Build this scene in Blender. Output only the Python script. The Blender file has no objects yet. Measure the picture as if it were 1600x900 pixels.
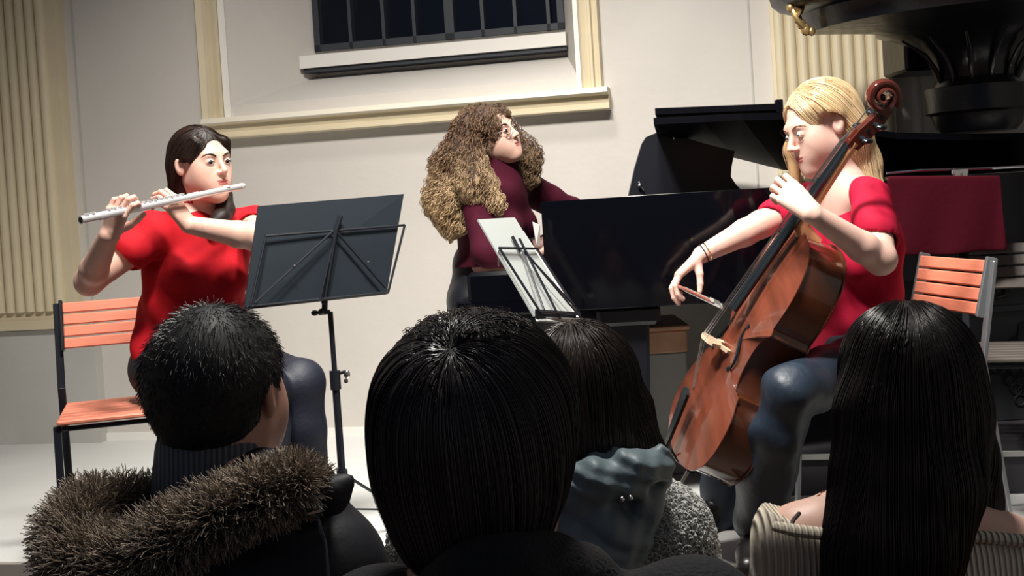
import bpy, math, random
import numpy as np
from mathutils import Vector, Matrix
random.seed(5); RNG = np.random.default_rng(7)
C = bpy.context.scene.collection
scene = bpy.context.scene
R_ = math.radians

# ---------------- camera ----------------
F_PX, CX, CY, CAM_H = 1900.0, 800.0, 368.0, 1.0
cam_d = bpy.data.cameras.new('camera'); cam = bpy.data.objects.new('camera', cam_d); C.objects.link(cam)
cam_d.sensor_width = 36.0; cam_d.lens = 36.0*F_PX/1600.0
cam_d.shift_y = -(450.0-CY)/1600.0
ROT = Matrix.Rotation(R_(90-1.5), 3, 'X') @ Matrix.Rotation(R_(-3.55), 3, 'Z')
cam.matrix_world = Matrix.Translation((0, 0, CAM_H)) @ ROT.to_4x4()
cam_d.clip_start = .05; cam_d.clip_end = 100
scene.camera = cam

# ---------------- view, world, lights ----------------
scene.view_settings.view_transform = 'Standard'; scene.view_settings.look = 'None'
scene.view_settings.gamma = 1.0; scene.view_settings.use_curve_mapping = False
scene.view_settings.exposure = 0.0
w = bpy.data.worlds.new('hall_air'); scene.world = w; w.use_nodes = True
w.node_tree.nodes['Background'].inputs[0].default_value = (.55, .68, 1.0, 1)
w.node_tree.nodes['Background'].inputs[1].default_value = .085
def lamp(name, kind, loc, aim, power, color=(1, .95, .88), **kw):
    d = bpy.data.lights.new(name, kind); d.energy = power; d.color = color
    for k, v in kw.items(): setattr(d, k, v)
    o = bpy.data.objects.new(name, d); C.objects.link(o); o.location = loc
    o.rotation_euler = (Vector(aim)-Vector(loc)).to_track_quat('-Z', 'Y').to_euler()
    return o
lamp('stage_spot', 'SPOT', (-.55, 2.1, 3.7), (-.1, 4.35, .6), 620, spot_size=R_(88), spot_blend=1.0, shadow_soft_size=.22)
lamp('stage_spot', 'SPOT', (.25, 2.2, 3.6), (.75, 4.0, .6), 300, spot_size=R_(70), spot_blend=1.0, shadow_soft_size=.22)
lamp('stage_downlight', 'SPOT', (-.2, 3.9, 4.0), (-.15, 3.9, 0), 380, spot_size=R_(80), spot_blend=1.0, shadow_soft_size=.2)

lamp('audience_fill', 'AREA', (.1, 2.3, 3.3), (.1, 1.45, .6), 78, shape='DISK', size=.7)  # unseen fill light, added to brighten the audience
# ---------------- geometry helpers ----------------
def P(px, py, Y):
    d = ROT @ Vector(((px-CX)/F_PX, -(py-CY)/F_PX, -1.0))
    t = Y/d.y
    return Vector((d.x*t, Y, CAM_H+d.z*t))
def A(v): return np.array(v, dtype=np.float64)
def unit(v):
    v = A(v); return v/np.linalg.norm(v)
def frame(fwd, up=(0, 0, 1), origin=(0, 0, 0), s=1.0):
    """4x4 with columns right, forward, up"""
    f = unit(fwd); r = np.cross(f, unit(up)); r /= np.linalg.norm(r); u = np.cross(r, f)
    M = np.eye(4); M[:3, 0] = r*s; M[:3, 1] = f*s; M[:3, 2] = u*s; M[:3, 3] = A(origin); return M

WE = Vector((math.cos(math.atan(.213)), -math.sin(math.atan(.213)), 0)); WN = Vector((WE.y, -WE.x, 0))
WO = Vector((0, 5.32, 0))
def wl(s, d, z): return WO + WE*s + WN*d + Vector((0, 0, z))
def Wp(px, py, d=0.0):
    D = ROT @ Vector(((px-CX)/F_PX, -(py-CY)/F_PX, -1.0)); o = Vector((0, 0, CAM_H))
    t = ((WO+WN*d)-o).dot(WN)/D.dot(WN); q = o+D*t
    return (q-WO).dot(WE), q.z

def mat(name, col, rough=.5, metal=0.0, var=0.0, vscale=8.0, bump=0.0, bscale=40.0, coat=0.0, island=None, sss=0.0,
        stretch=None, spec=None, sheen=0.0, aniso=0.0, rough_var=0.0):
    m = bpy.data.materials.new(name); m.use_nodes = True; nt = m.node_tree; b = nt.nodes['Principled BSDF']
    b.inputs['Base Color'].default_value = (*col, 1); b.inputs['Roughness'].default_value = rough
    b.inputs['Metallic'].default_value = metal; b.inputs['Coat Weight'].default_value = coat
    b.inputs['Coat Roughness'].default_value = .05
    if spec is not None: b.inputs['Specular IOR Level'].default_value = spec
    if sheen: b.inputs['Sheen Weight'].default_value = sheen
    if aniso: b.inputs['Anisotropic'].default_value = aniso
    if sss:
        b.inputs['Subsurface Weight'].default_value = sss; b.inputs['Subsurface Radius'].default_value = (1, .35, .2)
        b.inputs['Subsurface Scale'].default_value = .008
    tc = nt.nodes.new('ShaderNodeTexCoord'); mp = nt.nodes.new('ShaderNodeMapping')
    nt.links.new(tc.outputs['Object'], mp.inputs[0])
    if stretch: mp.inputs['Scale'].default_value = stretch
    if var or island:
        mix = nt.nodes.new('ShaderNodeMix'); mix.data_type = 'RGBA'
        c2 = island if island else tuple(min(1, c*(1-var)) for c in col)
        mix.inputs[6].default_value = (*col, 1); mix.inputs[7].default_value = (*c2, 1)
        if island:
            g = nt.nodes.new('ShaderNodeNewGeometry'); nt.links.new(g.outputs['Random Per Island'], mix.inputs[0])
        else:
            n = nt.nodes.new('ShaderNodeTexNoise'); n.inputs['Scale'].default_value = vscale; n.inputs['Detail'].default_value = 6
            cr = nt.nodes.new('ShaderNodeValToRGB'); cr.color_ramp.elements[0].position = .35; cr.color_ramp.elements[1].position = .68
            nt.links.new(mp.outputs[0], n.inputs['Vector']); nt.links.new(n.outputs[0], cr.inputs[0]); nt.links.new(cr.outputs[0], mix.inputs[0])
        nt.links.new(mix.outputs[2], b.inputs['Base Color'])
    if bump:
        n = nt.nodes.new('ShaderNodeTexNoise'); n.inputs['Scale'].default_value = bscale; n.inputs['Detail'].default_value = 4
        bu = nt.nodes.new('ShaderNodeBump'); bu.inputs['Strength'].default_value = bump; bu.inputs['Distance'].default_value = .01
        nt.links.new(mp.outputs[0], n.inputs['Vector']); nt.links.new(n.outputs[0], bu.inputs['Height']); nt.links.new(bu.outputs[0], b.inputs['Normal'])
    return m

def rib_mat(name, col, dark, n_per_m, axis=0, depth=.6, rough=.85):
    """knitted or corrugated rib running across one object axis"""
    m = mat(name, col, rough); nt = m.node_tree; b = nt.nodes['Principled BSDF']
    tc = nt.nodes.new('ShaderNodeTexCoord'); wv = nt.nodes.new('ShaderNodeTexWave'); wv.bands_direction = 'XYZ'[axis]
    wv.inputs['Scale'].default_value = n_per_m*.314; wv.inputs['Distortion'].default_value = .4
    nt.links.new(tc.outputs['Object'], wv.inputs[0])
    bu = nt.nodes.new('ShaderNodeBump'); bu.inputs['Strength'].default_value = depth; bu.inputs['Distance'].default_value = .004
    nt.links.new(wv.outputs[1], bu.inputs['Height']); nt.links.new(bu.outputs[0], b.inputs['Normal'])
    mix = nt.nodes.new('ShaderNodeMix'); mix.data_type = 'RGBA'; mix.inputs[6].default_value = (*dark, 1); mix.inputs[7].default_value = (*col, 1)
    nt.links.new(wv.outputs[1], mix.inputs[0]); nt.links.new(mix.outputs[2], b.inputs['Base Color'])
    return m

def props(o, label=None, cat=None, group=None, kind=None):
    if label: o['label'] = label
    if cat: o['category'] = cat
    if group: o['group'] = group
    if kind: o['kind'] = kind
    return o
def thing(name, label, cat, loc=(0, 0, 0), rotz=0.0, group=None):
    o = bpy.data.objects.new(name, None); C.objects.link(o); o.location = loc; o.rotation_euler = (0, 0, rotz)
    o.empty_display_size = .1
    return props(o, label, cat, group)

def np_obj(name, V, Q, mats, parent=None, world=True, smooth=True, mi=None, T=None):
    """V (n,3), Q (m,4) quads, T (k,3) triangles"""
    V = np.asarray(V, dtype=np.float64)
    if parent is not None and world:
        p = parent; off = Vector((0, 0, 0))
        while p is not None: off += p.location; p = p.parent
        V = V - A(off)
    me = bpy.data.meshes.new(name); me.vertices.add(len(V)); me.vertices.foreach_set('co', V.astype(np.float32).ravel())
    Q = np.asarray(Q, dtype=np.int32).reshape(-1, 4); nT = 0 if T is None else len(T)
    li = Q.ravel() if T is None else np.concatenate([Q.ravel(), np.asarray(T, dtype=np.int32).ravel()])
    tot = np.concatenate([np.full(len(Q), 4), np.full(nT, 3)]).astype(np.int32)
    st = np.concatenate([[0], np.cumsum(tot)[:-1]]).astype(np.int32)
    me.loops.add(len(li)); me.loops.foreach_set('vertex_index', li.astype(np.int32))
    me.polygons.add(len(tot)); me.polygons.foreach_set('loop_start', st); me.polygons.foreach_set('loop_total', tot)
    me.polygons.foreach_set('use_smooth', np.full(len(tot), smooth))
    if mi is not None: me.polygons.foreach_set('material_index', np.asarray(mi, dtype=np.int32))
    me.update(calc_edges=True); me.validate()
    for m in (mats if isinstance(mats, (list, tuple)) else [mats]): me.materials.append(m)
    o = bpy.data.objects.new(name, me); C.objects.link(o)
    if parent is not None: o.parent = parent
    return o

class MB:
    """collects shapes into one mesh"""
    def __init__(s): s.v = []; s.f = []; s.m = []; s.cur = 0
    def add(s, vs, fs):
        n = len(s.v); s.v += [tuple(v) for v in vs]
        for f in fs: s.f.append([i+n for i in f]); s.m.append(s.cur)
        return s
    def box(s, c, size, R=None, taper=1.0, bev=0.0):
        c = Vector(c); hx, hy, hz = [x/2 for x in size]; vs = []
        b = min(bev, hx*.9, hy*.9, hz*.9)
        if b <= 0:
            for z in (-1, 1):
                k = taper if z < 0 else 1
                for x, y in ((-1, -1), (1, -1), (1, 1), (-1, 1)): vs.append(Vector((x*hx*k, y*hy*k, z*hz)))
            fs = [(3, 2, 1, 0), (4, 5, 6, 7), (0, 1, 5, 4), (1, 2, 6, 5), (2, 3, 7, 6), (3, 0, 4, 7)]
        else:
            fs = []; rings = []
            for z, ins in ((-hz, b), (-hz+b, 0), (hz-b, 0), (hz, b)):
                k = taper if z < 0 else 1
                ring = []
                for x, y in ((-1, -1), (1, -1), (1, 1), (-1, 1)):
                    X, Y = hx*k-ins, hy*k-ins; q = b if ins == 0 else b*.5
                    a = (x*X, y*(Y-q)); d = (x*(X-q), y*Y)
                    pts = [a, d] if (x*y > 0) else [d, a]
                    for px_, py_ in pts: ring.append(len(vs)); vs.append(Vector((px_, py_, z)))
                rings.append(ring)
            for a, d in zip(rings, rings[1:]):
                for i in range(8): fs.append((a[i], a[(i+1) % 8], d[(i+1) % 8], d[i]))
            fs.append(tuple(reversed(rings[0]))); fs.append(tuple(rings[-1]))
        return s.add([(R @ v if R else v)+c for v in vs], fs)
    def wbox(s, s0, s1, d0, d1, z0, z1):
        vs = [wl(a, d, z) for z in (z0, z1) for a, d in ((s0, d1), (s1, d1), (s1, d0), (s0, d0))]
        return s.add(vs, [(3, 2, 1, 0), (4, 5, 6, 7), (0, 1, 5, 4), (1, 2, 6, 5), (2, 3, 7, 6), (3, 0, 4, 7)])
    def hexa(s, b, t):
        """bottom four and top four corners"""
        return s.add(list(b)+list(t), [(3, 2, 1, 0), (4, 5, 6, 7), (0, 1, 5, 4), (1, 2, 6, 5), (2, 3, 7, 6), (3, 0, 4, 7)])
    def bar(s, a, b, w, h, up=(0, 0, 1)):
        a, b = Vector(a), Vector(b); d = (b-a); L = d.length; d.normalize()
        r = d.cross(Vector(up))
        if r.length < 1e-4: r = d.cross(Vector((1, 0, 0)))
        r.normalize(); u = r.cross(d); R = Matrix((r, d, u)).transposed()
        return s.box((a+b)/2, (w, L, h), R, bev=min(w, h)*.2)
    def tube(s, pts, r, n=10, cap=True, squash=1.0):
        pts = [Vector(p) for p in pts]; m = len(pts); rs = r if isinstance(r, (list, tuple)) else [r]*m
        vs = []; prev = None
        for i, p in enumerate(pts):
            t = (pts[min(i+1, m-1)]-pts[max(i-1, 0)]).normalized()
            if prev is None:
                a = Vector((0, 0, 1)) if abs(t.z) < .9 else Vector((1, 0, 0)); x = t.cross(a).normalized()
            else: x = (prev - t*prev.dot(t)).normalized()
            prev = x; y = t.cross(x)
            for k in range(n):
                q = 2*math.pi*k/n; vs.append(p + x*math.cos(q)*rs[i] + y*math.sin(q)*rs[i]*squash)
        fs = [(i*n+k, i*n+(k+1) % n, (i+1)*n+(k+1) % n, (i+1)*n+k) for i in range(m-1) for k in range(n)]
        if cap: fs += [tuple(reversed(range(n))), tuple(range((m-1)*n, m*n))]
        return s.add(vs, fs)
    def lathe(s, prof, c=(0, 0, 0), n=32, R=None, a0=0.0, a1=2*math.pi, sq=1.0):
        c = Vector(c); full = abs(a1-a0-2*math.pi) < 1e-6; k_ = n if full else n+1; vs = []
        for r, z in prof:
            for k in range(k_):
                q = a0+(a1-a0)*k/n; v = Vector((r*math.cos(q), r*math.sin(q)*sq, z)); vs.append((R @ v if R else v)+c)
        fs = [(i*k_+k, i*k_+(k+1) % k_, (i+1)*k_+(k+1) % k_, (i+1)*k_+k) for i in range(len(prof)-1) for k in range(n)]
        return s.add(vs, fs)
    def ball(s, c, r, n=16, R=None):
        r = r if isinstance(r, (list, tuple)) else (r, r, r); c = Vector(c); vs = []; m = n//2
        for i in range(m+1):
            th = math.pi*i/m
            for k in range(n):
                q = 2*math.pi*k/n; v = Vector((r[0]*math.sin(th)*math.cos(q), r[1]*math.sin(th)*math.sin(q), r[2]*math.cos(th)))
                vs.append((R @ v if R else v)+c)
        fs = [(i*n+k, (i+1)*n+k, (i+1)*n+(k+1) % n, i*n+(k+1) % n) for i in range(m) for k in range(n)]
        return s.add(vs, fs)
    def prism(s, outline, off):
        """outline of 3-D points pushed by vector off"""
        o = [Vector(p) for p in outline]; off = Vector(off); n = len(o)
        return s.add(o+[p+off for p in o], [tuple(reversed(range(n))), tuple(range(n, 2*n))]+[(i, (i+1) % n, n+(i+1) % n, n+i) for i in range(n)])
    def build(s, name, mats, parent=None, world=True, smooth=False, kind=None, auto=None):
        off = Vector((0, 0, 0))
        if parent is not None and world:
            p = parent
            while p is not None: off += p.location; p = p.parent
        me = bpy.data.meshes.new(name); me.from_pydata([tuple(Vector(v)-off) for v in s.v], [], s.f)
        for m in (mats if isinstance(mats, (list, tuple)) else [mats]): me.materials.append(m)
        me.polygons.foreach_set('material_index', s.m)
        me.polygons.foreach_set('use_smooth', [smooth]*len(s.f))
        import bmesh
        bm = bmesh.new(); bm.from_mesh(me); bmesh.ops.recalc_face_normals(bm, faces=bm.faces)
        if smooth:
            for e in bm.edges:
                if len(e.link_faces) == 2 and e.calc_face_angle(0) > R_(38): e.smooth = False
        bm.to_mesh(me); bm.free()
        o = bpy.data.objects.new(name, me); C.objects.link(o)
        if parent is not None: o.parent = parent
        if kind: o['kind'] = kind
        return o

# ---------------- implicit surfaces for bodies, cloth and hair ----------------
class Fld:
    def __init__(s): s.pr = []; s.M = np.eye(4); s.post = None
    def at(s, M): s.M = np.array(M, dtype=float); return s
    def _p(s, a): return s.M[:3, :3] @ A(a) + s.M[:3, 3]
    def _s(s): return np.linalg.norm(s.M[:3, 0])
    def cap(s, a, b, ra, rb=None, k=.012, sub=False):
        rb = ra if rb is None else rb; a, b = s._p(a), s._p(b); q = s._s(); ra, rb = ra*q, rb*q
        s.pr.append(('c', a, b, ra, rb, k, sub, (a+b)/2, np.linalg.norm(a-b)/2+max(ra, rb))); return s
    def chain(s, pts, rs, k=.012):
        for i in range(len(pts)-1): s.cap(pts[i], pts[i+1], rs[i], rs[i+1], k)
        return s
    def ell(s, c, r, k=.012, R=None, sub=False):
        q = s._s(); c = s._p(c); Rm = s.M[:3, :3]/q
        if R is not None: Rm = Rm @ A(R)
        r = A(r)*q; s.pr.append(('e', c, Rm, r, 0, k, sub, c, max(r))); return s
    @staticmethod
    def _one(p, X):
        if p[0] == 'c':
            _, a, b, ra, rb = p[:5]; ab = b-a; L = max(ab @ ab, 1e-12); t = np.clip(((X-a) @ ab)/L, 0, 1)
            return np.linalg.norm(X-a-t[:, None]*ab, axis=1)-(ra+(rb-ra)*t)
        _, c, Rm, r = p[:4]; q = (X-c) @ Rm; k0 = np.linalg.norm(q/r, axis=1); k1 = np.linalg.norm(q/(r*r), axis=1)
        return k0*(k0-1)/np.maximum(k1, 1e-9)
    def ev(s, X, idx=None):
        d = np.full(len(X), .2)
        for i in (range(len(s.pr)) if idx is None else idx):
            p = s.pr[i]; e = Fld._one(p, X); k = p[5]
            if p[6]:
                h = np.maximum(k-np.abs(d+e), 0)/k; d = np.maximum(d, -e)+h*h*k/4
            else:
                h = np.maximum(k-np.abs(d-e), 0)/k; d = np.minimum(d, e)-h*h*k/4
        if s.post: d = s.post(X, d)
        return d
    def grad(s, X, e=.0015):
        g = np.stack([s.ev(X+A(u)*e)-s.ev(X-A(u)*e) for u in ((1, 0, 0), (0, 1, 0), (0, 0, 1))], 1)
        return g/np.maximum(np.linalg.norm(g, axis=1), 1e-9)[:, None]
    def bounds(s):
        b = [(p[7]-p[8], p[7]+p[8]) for p in s.pr if not p[6]]
        return np.min([x[0] for x in b], 0)-.03, np.max([x[1] for x in b], 0)+.03
    def mesh(s, h, lo=None, hi=None):
        if lo is None: lo, hi = s.bounds()
        lo, hi = A(lo), A(hi); B = 12; nb = np.ceil((hi-lo)/(h*B)).astype(int); n = nb*B+1
        val = np.full(tuple(n), .05, dtype=np.float32)
        cen = np.stack(np.meshgrid(*[lo[i]+(np.arange(nb[i])+.5)*B*h for i in range(3)], indexing='ij'), -1).reshape(-1, 3)
        hd = B*h*.5*1.732
        dc = np.concatenate([s.ev(cen[i:i+20000]) for i in range(0, len(cen), 20000)])
        pc = np.array([p[7] for p in s.pr]); pr_ = np.array([p[8] for p in s.pr])
        g = np.arange(B+1)*h; gx, gy, gz = np.meshgrid(g, g, g, indexing='ij'); loc = np.stack([gx, gy, gz], -1).reshape(-1, 3)
        for bi in range(len(cen)):
            i, j, k = np.unravel_index(bi, tuple(nb)); sl = (slice(i*B, i*B+B+1), slice(j*B, j*B+B+1), slice(k*B, k*B+B+1))
            if abs(dc[bi]) > hd*1.35+.03:
                if dc[bi] < 0: val[sl] = -.05
                continue
            near = np.nonzero(np.linalg.norm(pc-cen[bi], axis=1)-pr_ < hd+.03)[0]
            if len(near) == 0: continue
            X = lo+A([i, j, k])*B*h+loc
            val[sl] = s.ev(X, near).reshape(B+1, B+1, B+1)
        ins = val < 0
        c = [ins[a:ins.shape[0]-1+a, b:ins.shape[1]-1+b, d:ins.shape[2]-1+d] for a in (0, 1) for b in (0, 1) for d in (0, 1)]
        al = c[0].copy(); an = c[0].copy()
        for q in c[1:]: al &= q; an |= q
        act = np.argwhere(an & ~al); ids = np.full(an.shape, -1, dtype=np.int32); ids[tuple(act.T)] = np.arange(len(act))
        cv = {(a, b, d): val[act[:, 0]+a, act[:, 1]+b, act[:, 2]+d] for a in (0, 1) for b in (0, 1) for d in (0, 1)}
        acc = np.zeros((len(act), 3)); cnt = np.zeros(len(act))
        for k1 in cv:
            for ax in range(3):
                if k1[ax]: continue
                k2 = tuple(1 if q == ax else k1[q] for q in range(3)); a, b = cv[k1], cv[k2]
                m = (a < 0) != (b < 0); t = np.where(m, a/np.where(m, a-b, 1), 0)
                pt = np.tile(A(k1), (len(act), 1)); pt[:, ax] = t
                acc += np.where(m[:, None], pt, 0); cnt += m
        V = lo+(act+acc/cnt[:, None])*h
        Qs = []
        for ax in range(3):
            o1, o2 = (ax+1) % 3, (ax+2) % 3
            s0 = [slice(None)]*3; s1 = [slice(None)]*3; s0[ax] = slice(0, -1); s1[ax] = slice(1, None)
            e0, e1 = ins[tuple(s0)], ins[tuple(s1)]; ed = np.argwhere(e0 != e1)
            ed = ed[(ed[:, o1] > 0) & (ed[:, o2] > 0) & (ed[:, o1] < ids.shape[o1]) & (ed[:, o2] < ids.shape[o2])]
            fl = e0[tuple(ed.T)]
            def cell(d1, d2):
                q = ed.copy(); q[:, o1] -= d1; q[:, o2] -= d2; return ids[tuple(q.T)]
            q4 = np.stack([cell(1, 1), cell(0, 1), cell(0, 0), cell(1, 0)], 1); q4[~fl] = q4[~fl][:, ::-1]
            Qs.append(q4)
        return V, np.concatenate(Qs)
    def multi(s, h, fine=()):
        """coarse mesh with finer boxes (lo, hi, h) cut in; one continuous-looking surface"""
        V, Q = s.mesh(h); Vs = [V]; cen = V[Q].mean(1); keep = np.ones(len(Q), bool); Ql = []
        for lo, hi, h2 in fine:
            keep &= ~np.all((cen > A(lo)) & (cen < A(hi)), axis=1)
        Ql.append(Q[keep]); n = len(V)
        for lo, hi, h2 in fine:
            V2, Q2 = s.mesh(h2, A(lo)-h*1.5, A(hi)+h*1.5); c2 = V2[Q2].mean(1)
            k2 = np.all((c2 > A(lo)-h*.8) & (c2 < A(hi)+h*.8), axis=1); Ql.append(Q2[k2]+n); Vs.append(V2); n += len(V2)
        V = np.concatenate(Vs); Q = np.concatenate(Ql)
        used = np.unique(Q); mp = np.full(len(V), -1); mp[used] = np.arange(len(used))
        return V[used], mp[Q]

def fobj(name, F, h, mats, parent, fine=(), matfn=None):
    V, Q = F.multi(h, fine)
    mi = matfn(V[Q].mean(1)) if matfn else None
    return np_obj(name, V, Q, mats, parent, mi=mi)

def seeds_on(F, c, n, cond=None, off=.0, rad=.16):
    u = RNG.normal(size=(n*3, 3)); u /= np.linalg.norm(u, axis=1)[:, None]; X = A(c)+u*rad
    for _ in range(10): X = X-F.grad(X)*(F.ev(X)-off)[:, None]*.9
    X = X[np.abs(F.ev(X)-off) < .004]
    if cond is not None: X = X[cond(X)]
    return X[:n]
def flow(F, X, dirfn, steps, step, off):
    """strand paths that slide over the surface of F"""
    out = [X.copy()]; off = np.broadcast_to(off, (len(X),)); d_prev = None
    for i in range(steps):
        g = F.grad(X); d = dirfn(X, i); d = d-g*(d*g).sum(1)[:, None]*.92
        nn = np.linalg.norm(d, axis=1)[:, None]; d = d/np.maximum(nn, 1e-6)
        if d_prev is not None: d = d*.6+d_prev*.4; d /= np.maximum(np.linalg.norm(d, axis=1)[:, None], 1e-6)
        d_prev = d; X = X+d*(step[:, None] if isinstance(step, np.ndarray) else step)
        e = F.ev(X)-off; X = X-g*np.clip(e, -.01, .01)[:, None]*np.where(np.abs(e) < .05, .8, 0)[:, None]
        out.append(X.copy())
    return np.stack(out, 1)
def trim(paths, M, c, r):
    """stop strands where they would cross the face opening"""
    Mi = np.linalg.inv(np.array(M)); q = paths @ Mi[:3, :3].T+Mi[:3, 3]; ins = (((q-A(c))/A(r))**2).sum(2) < 1
    first = np.where(ins.any(1), ins.argmax(1), paths.shape[1]); keep = first > 3; paths, first = paths[keep], first[keep]
    idx = np.minimum(np.arange(paths.shape[1])[None, :], np.maximum(first-1, 0)[:, None])
    out = np.take_along_axis(paths, idx[:, :, None], 1)
    return out+(np.arange(paths.shape[1])[None, :, None] > idx[:, :, None])*A((0, 0, -1e-5))*np.arange(paths.shape[1])[None, :, None]
def strand_arrays(paths, r, tip=.35, sides=3):
    N, S, _ = paths.shape; r = np.broadcast_to(r, (N,))
    T = np.gradient(paths, axis=1); T /= np.maximum(np.linalg.norm(T, axis=2, keepdims=True), 1e-9)
    ref = A([.31, .47, .82]); x = np.cross(T, ref); x /= np.maximum(np.linalg.norm(x, axis=2, keepdims=True), 1e-9); y = np.cross(T, x)
    rr = r[:, None]*np.concatenate([np.ones(S-S//3), np.linspace(1, tip, S//3)])[None, :]
    ring = [paths+(x*math.cos(a)+y*math.sin(a))*rr[:, :, None] for a in [2*math.pi*k/sides for k in range(sides)]]
    V = np.stack(ring, 2).reshape(-1, 3)
    base = (np.arange(N)[:, None]*S+np.arange(S-1)[None, :]).ravel()*sides
    Q = np.concatenate([np.stack([base+k, base+(k+1) % sides, base+sides+(k+1) % sides, base+sides+k], 1) for k in range(sides)])
    return V, Q
def hair_obj(name, shell, paths, r, m, parent, h=.004, tip=.35, shellmat=None):
    V, Q = strand_arrays(paths, r, tip); mi = np.zeros(len(Q), int)
    if shell is not None:
        V2, Q2 = shell.mesh(h); Q = np.concatenate([Q, Q2+len(V)]); V = np.concatenate([V, V2]); mi = np.concatenate([mi, np.ones(len(Q2), int)])
    return np_obj(name, V, Q, [m, shellmat or m], parent, mi=mi)

def head(F, M, neck_to, nr=.05, jaw=1.0, mouth_open=0.0, lid=.0038, lidz=-.0008):
    F.at(M)
    F.ell((0, -.012, .032), (.074, .094, .083), .02)
    F.ell((0, .022, -.030), (.060*jaw, .062, .084), .03)
    for x in (-1, 1):
        F.cap((x*.040*jaw, .004, -.054), (x*.012, .062, -.097), .020, .015, .04)
        F.ell((x*.033, .050, -.030), (.026, .026, .034), .04)
    F.ell((0, .070, -.101), (.017, .016, .013), .02)
    F.ell((0, .070, -.064), (.030, .016, .024), .03)
    F.cap((-.032, .074, .022), (.032, .074, .022), .013, .013, .02)
    for x in (-1, 1): F.ell((x*.031, .0985, .001), (.019, .017, .0125), .010, sub=True)
    for x in (-1, 1): F.ell((x*.031, .0765, .001), (.0145, .0135, .0125), .004)
    for x in (-1, 1): F.ell((x*.031, .0935, lidz), (.0130, .0125, lid), .002, sub=True)
    F.cap((0, .084, .014), (0, .106, -.026), .0060, .0075, .012)
    F.ell((0, .104, -.029), (.0085, .0095, .0072), .008)
    for x in (-1, 1): F.ell((x*.0115, .0945, -.032), (.0052, .0085, .0056), .006)
    F.ell((0, .0855, -.0575), (.0190, .0074, .0040), .006)
    F.ell((0, .0840, -.0655), (.0165, .0078, .0050), .007)
    F.ell((0, .0945, -.0612), (.017, .0060, .0008+mouth_open), .002, sub=True)
    for x in (-1, 1):
        Rm = A(Matrix.Rotation(x*.35, 3, 'Z') @ Matrix.Rotation(.18, 3, 'X'))
        F.ell((x*.0775, -.006, -.004), (.0080, .0155, .027), .005, R=Rm)
        F.ell((x*.0850, -.001, .001), (.0045, .0090, .0165), .003, R=Rm, sub=True)
    F.ell((0, .028, -.088), (.020, .03, .012), .02)
    a = F._p((0, -.022, -.045)); s = F._s(); F.at(np.eye(4))
    F.cap(a, neck_to, nr, nr*1.06, .022)
    return F
def lipfn(M, extra=None):
    Mi = np.linalg.inv(np.array(M))
    def fn(c):
        q = c @ Mi[:3, :3].T+Mi[:3, 3]
        up = ((q[:, 0]/.0205)**2+((q[:, 2]+.0575)/.0046)**2 < 1) & (q[:, 1] > .078)
        lo = ((q[:, 0]/.0175)**2+((q[:, 2]+.0655)/.0056)**2 < 1) & (q[:, 1] > .078)
        blush = (q[:, 1] > .035) & (((np.abs(q[:, 0])-.042)/.024)**2+((q[:, 2]+.034)/.022)**2 < 1)
        return np.where(up | lo, 1, 0)
    return fn
def eyes(M, parent, iris, gaze=(0, 1, 0), brow=None, browthick=.0028, field=None, lid=.0038, lidz=-.0008):
    M = np.array(M); s = np.linalg.norm(M[:3, 0]); g = unit(M[:3, :3] @ unit(gaze))
    z = Vector(g); x = z.orthogonal().normalized(); y = z.cross(x); Rm = Matrix((x, y, z)).transposed()
    for e in (-1, 1):
        c = Vector(M[:3, :3] @ A((e*.031, .0785, .0008))+M[:3, 3]); mb = MB(); r = .0122*s; n = 20; rings = 14; vs = []
        for i in range(rings+1):
            th = math.pi*i/rings if i > 3 else math.pi*(0, .55, 1.35, 1.42)[i]/rings*1.0
            th = [0, .26, .58, .62][i] if i < 4 else .62+(math.pi-.62)*(i-3)/(rings-3)
            for k in range(n):
                q = 2*math.pi*k/n; vs.append(Rm @ Vector((r*math.sin(th)*math.cos(q), r*math.sin(th)*math.sin(q), r*math.cos(th)))+c)
        for i in range(rings):
            mb.cur = 2 if i < 1 else 1 if i < 2 else 0
            if i == 0: mb.add(vs, [])
            n0 = 0
            for k in range(n):
                mb.f.append([i*n+k, (i+1)*n+k, (i+1)*n+(k+1) % n, i*n+(k+1) % n]); mb.m.append(mb.cur)
        mb.build('eye', [M_SCLERA, iris, M_PUPIL], parent, smooth=True)
    if brow is not None:
        Fb = Fld(); Fb.pr = [p for p in (field.pr if field else [])]
        def on(pts, lift):
            X = np.array([M[:3, :3] @ A(p)+M[:3, 3] for p in pts])
            if field:
                for _ in range(4): X = X-Fb.grad(X)*(Fb.ev(X)-lift)[:, None]
            return [Vector(x) for x in X]
        for e in (-1, 1):
            mb = MB(); t = browthick*s
            mb.tube(on([(e*.013, .089, .0175), (e*.022, .090, .0225), (e*.033, .086, .0250), (e*.043, .080, .0235), (e*.052, .070, .0180)], .0004), [t*.8, t*1.15, t, t*.8, t*.3], 8)
            mb.build('eyebrow', brow, parent, smooth=True)
            mb = MB(); zl = lidz
            q = [Vector(M[:3, :3] @ A(p)+M[:3, 3]) for p in ((e*.0185, .0885, zl), (e*.024, .0915, zl+lid*.8), (e*.031, .0925, zl+lid*1.05), (e*.038, .0905, zl+lid*.8), (e*.0455, .0845, zl-.0005))]
            mb.tube(q, [.0008*s, .0012*s, .0014*s, .0014*s, .0009*s], 6); mb.build('eyelashes', brow, parent, smooth=True)

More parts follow.
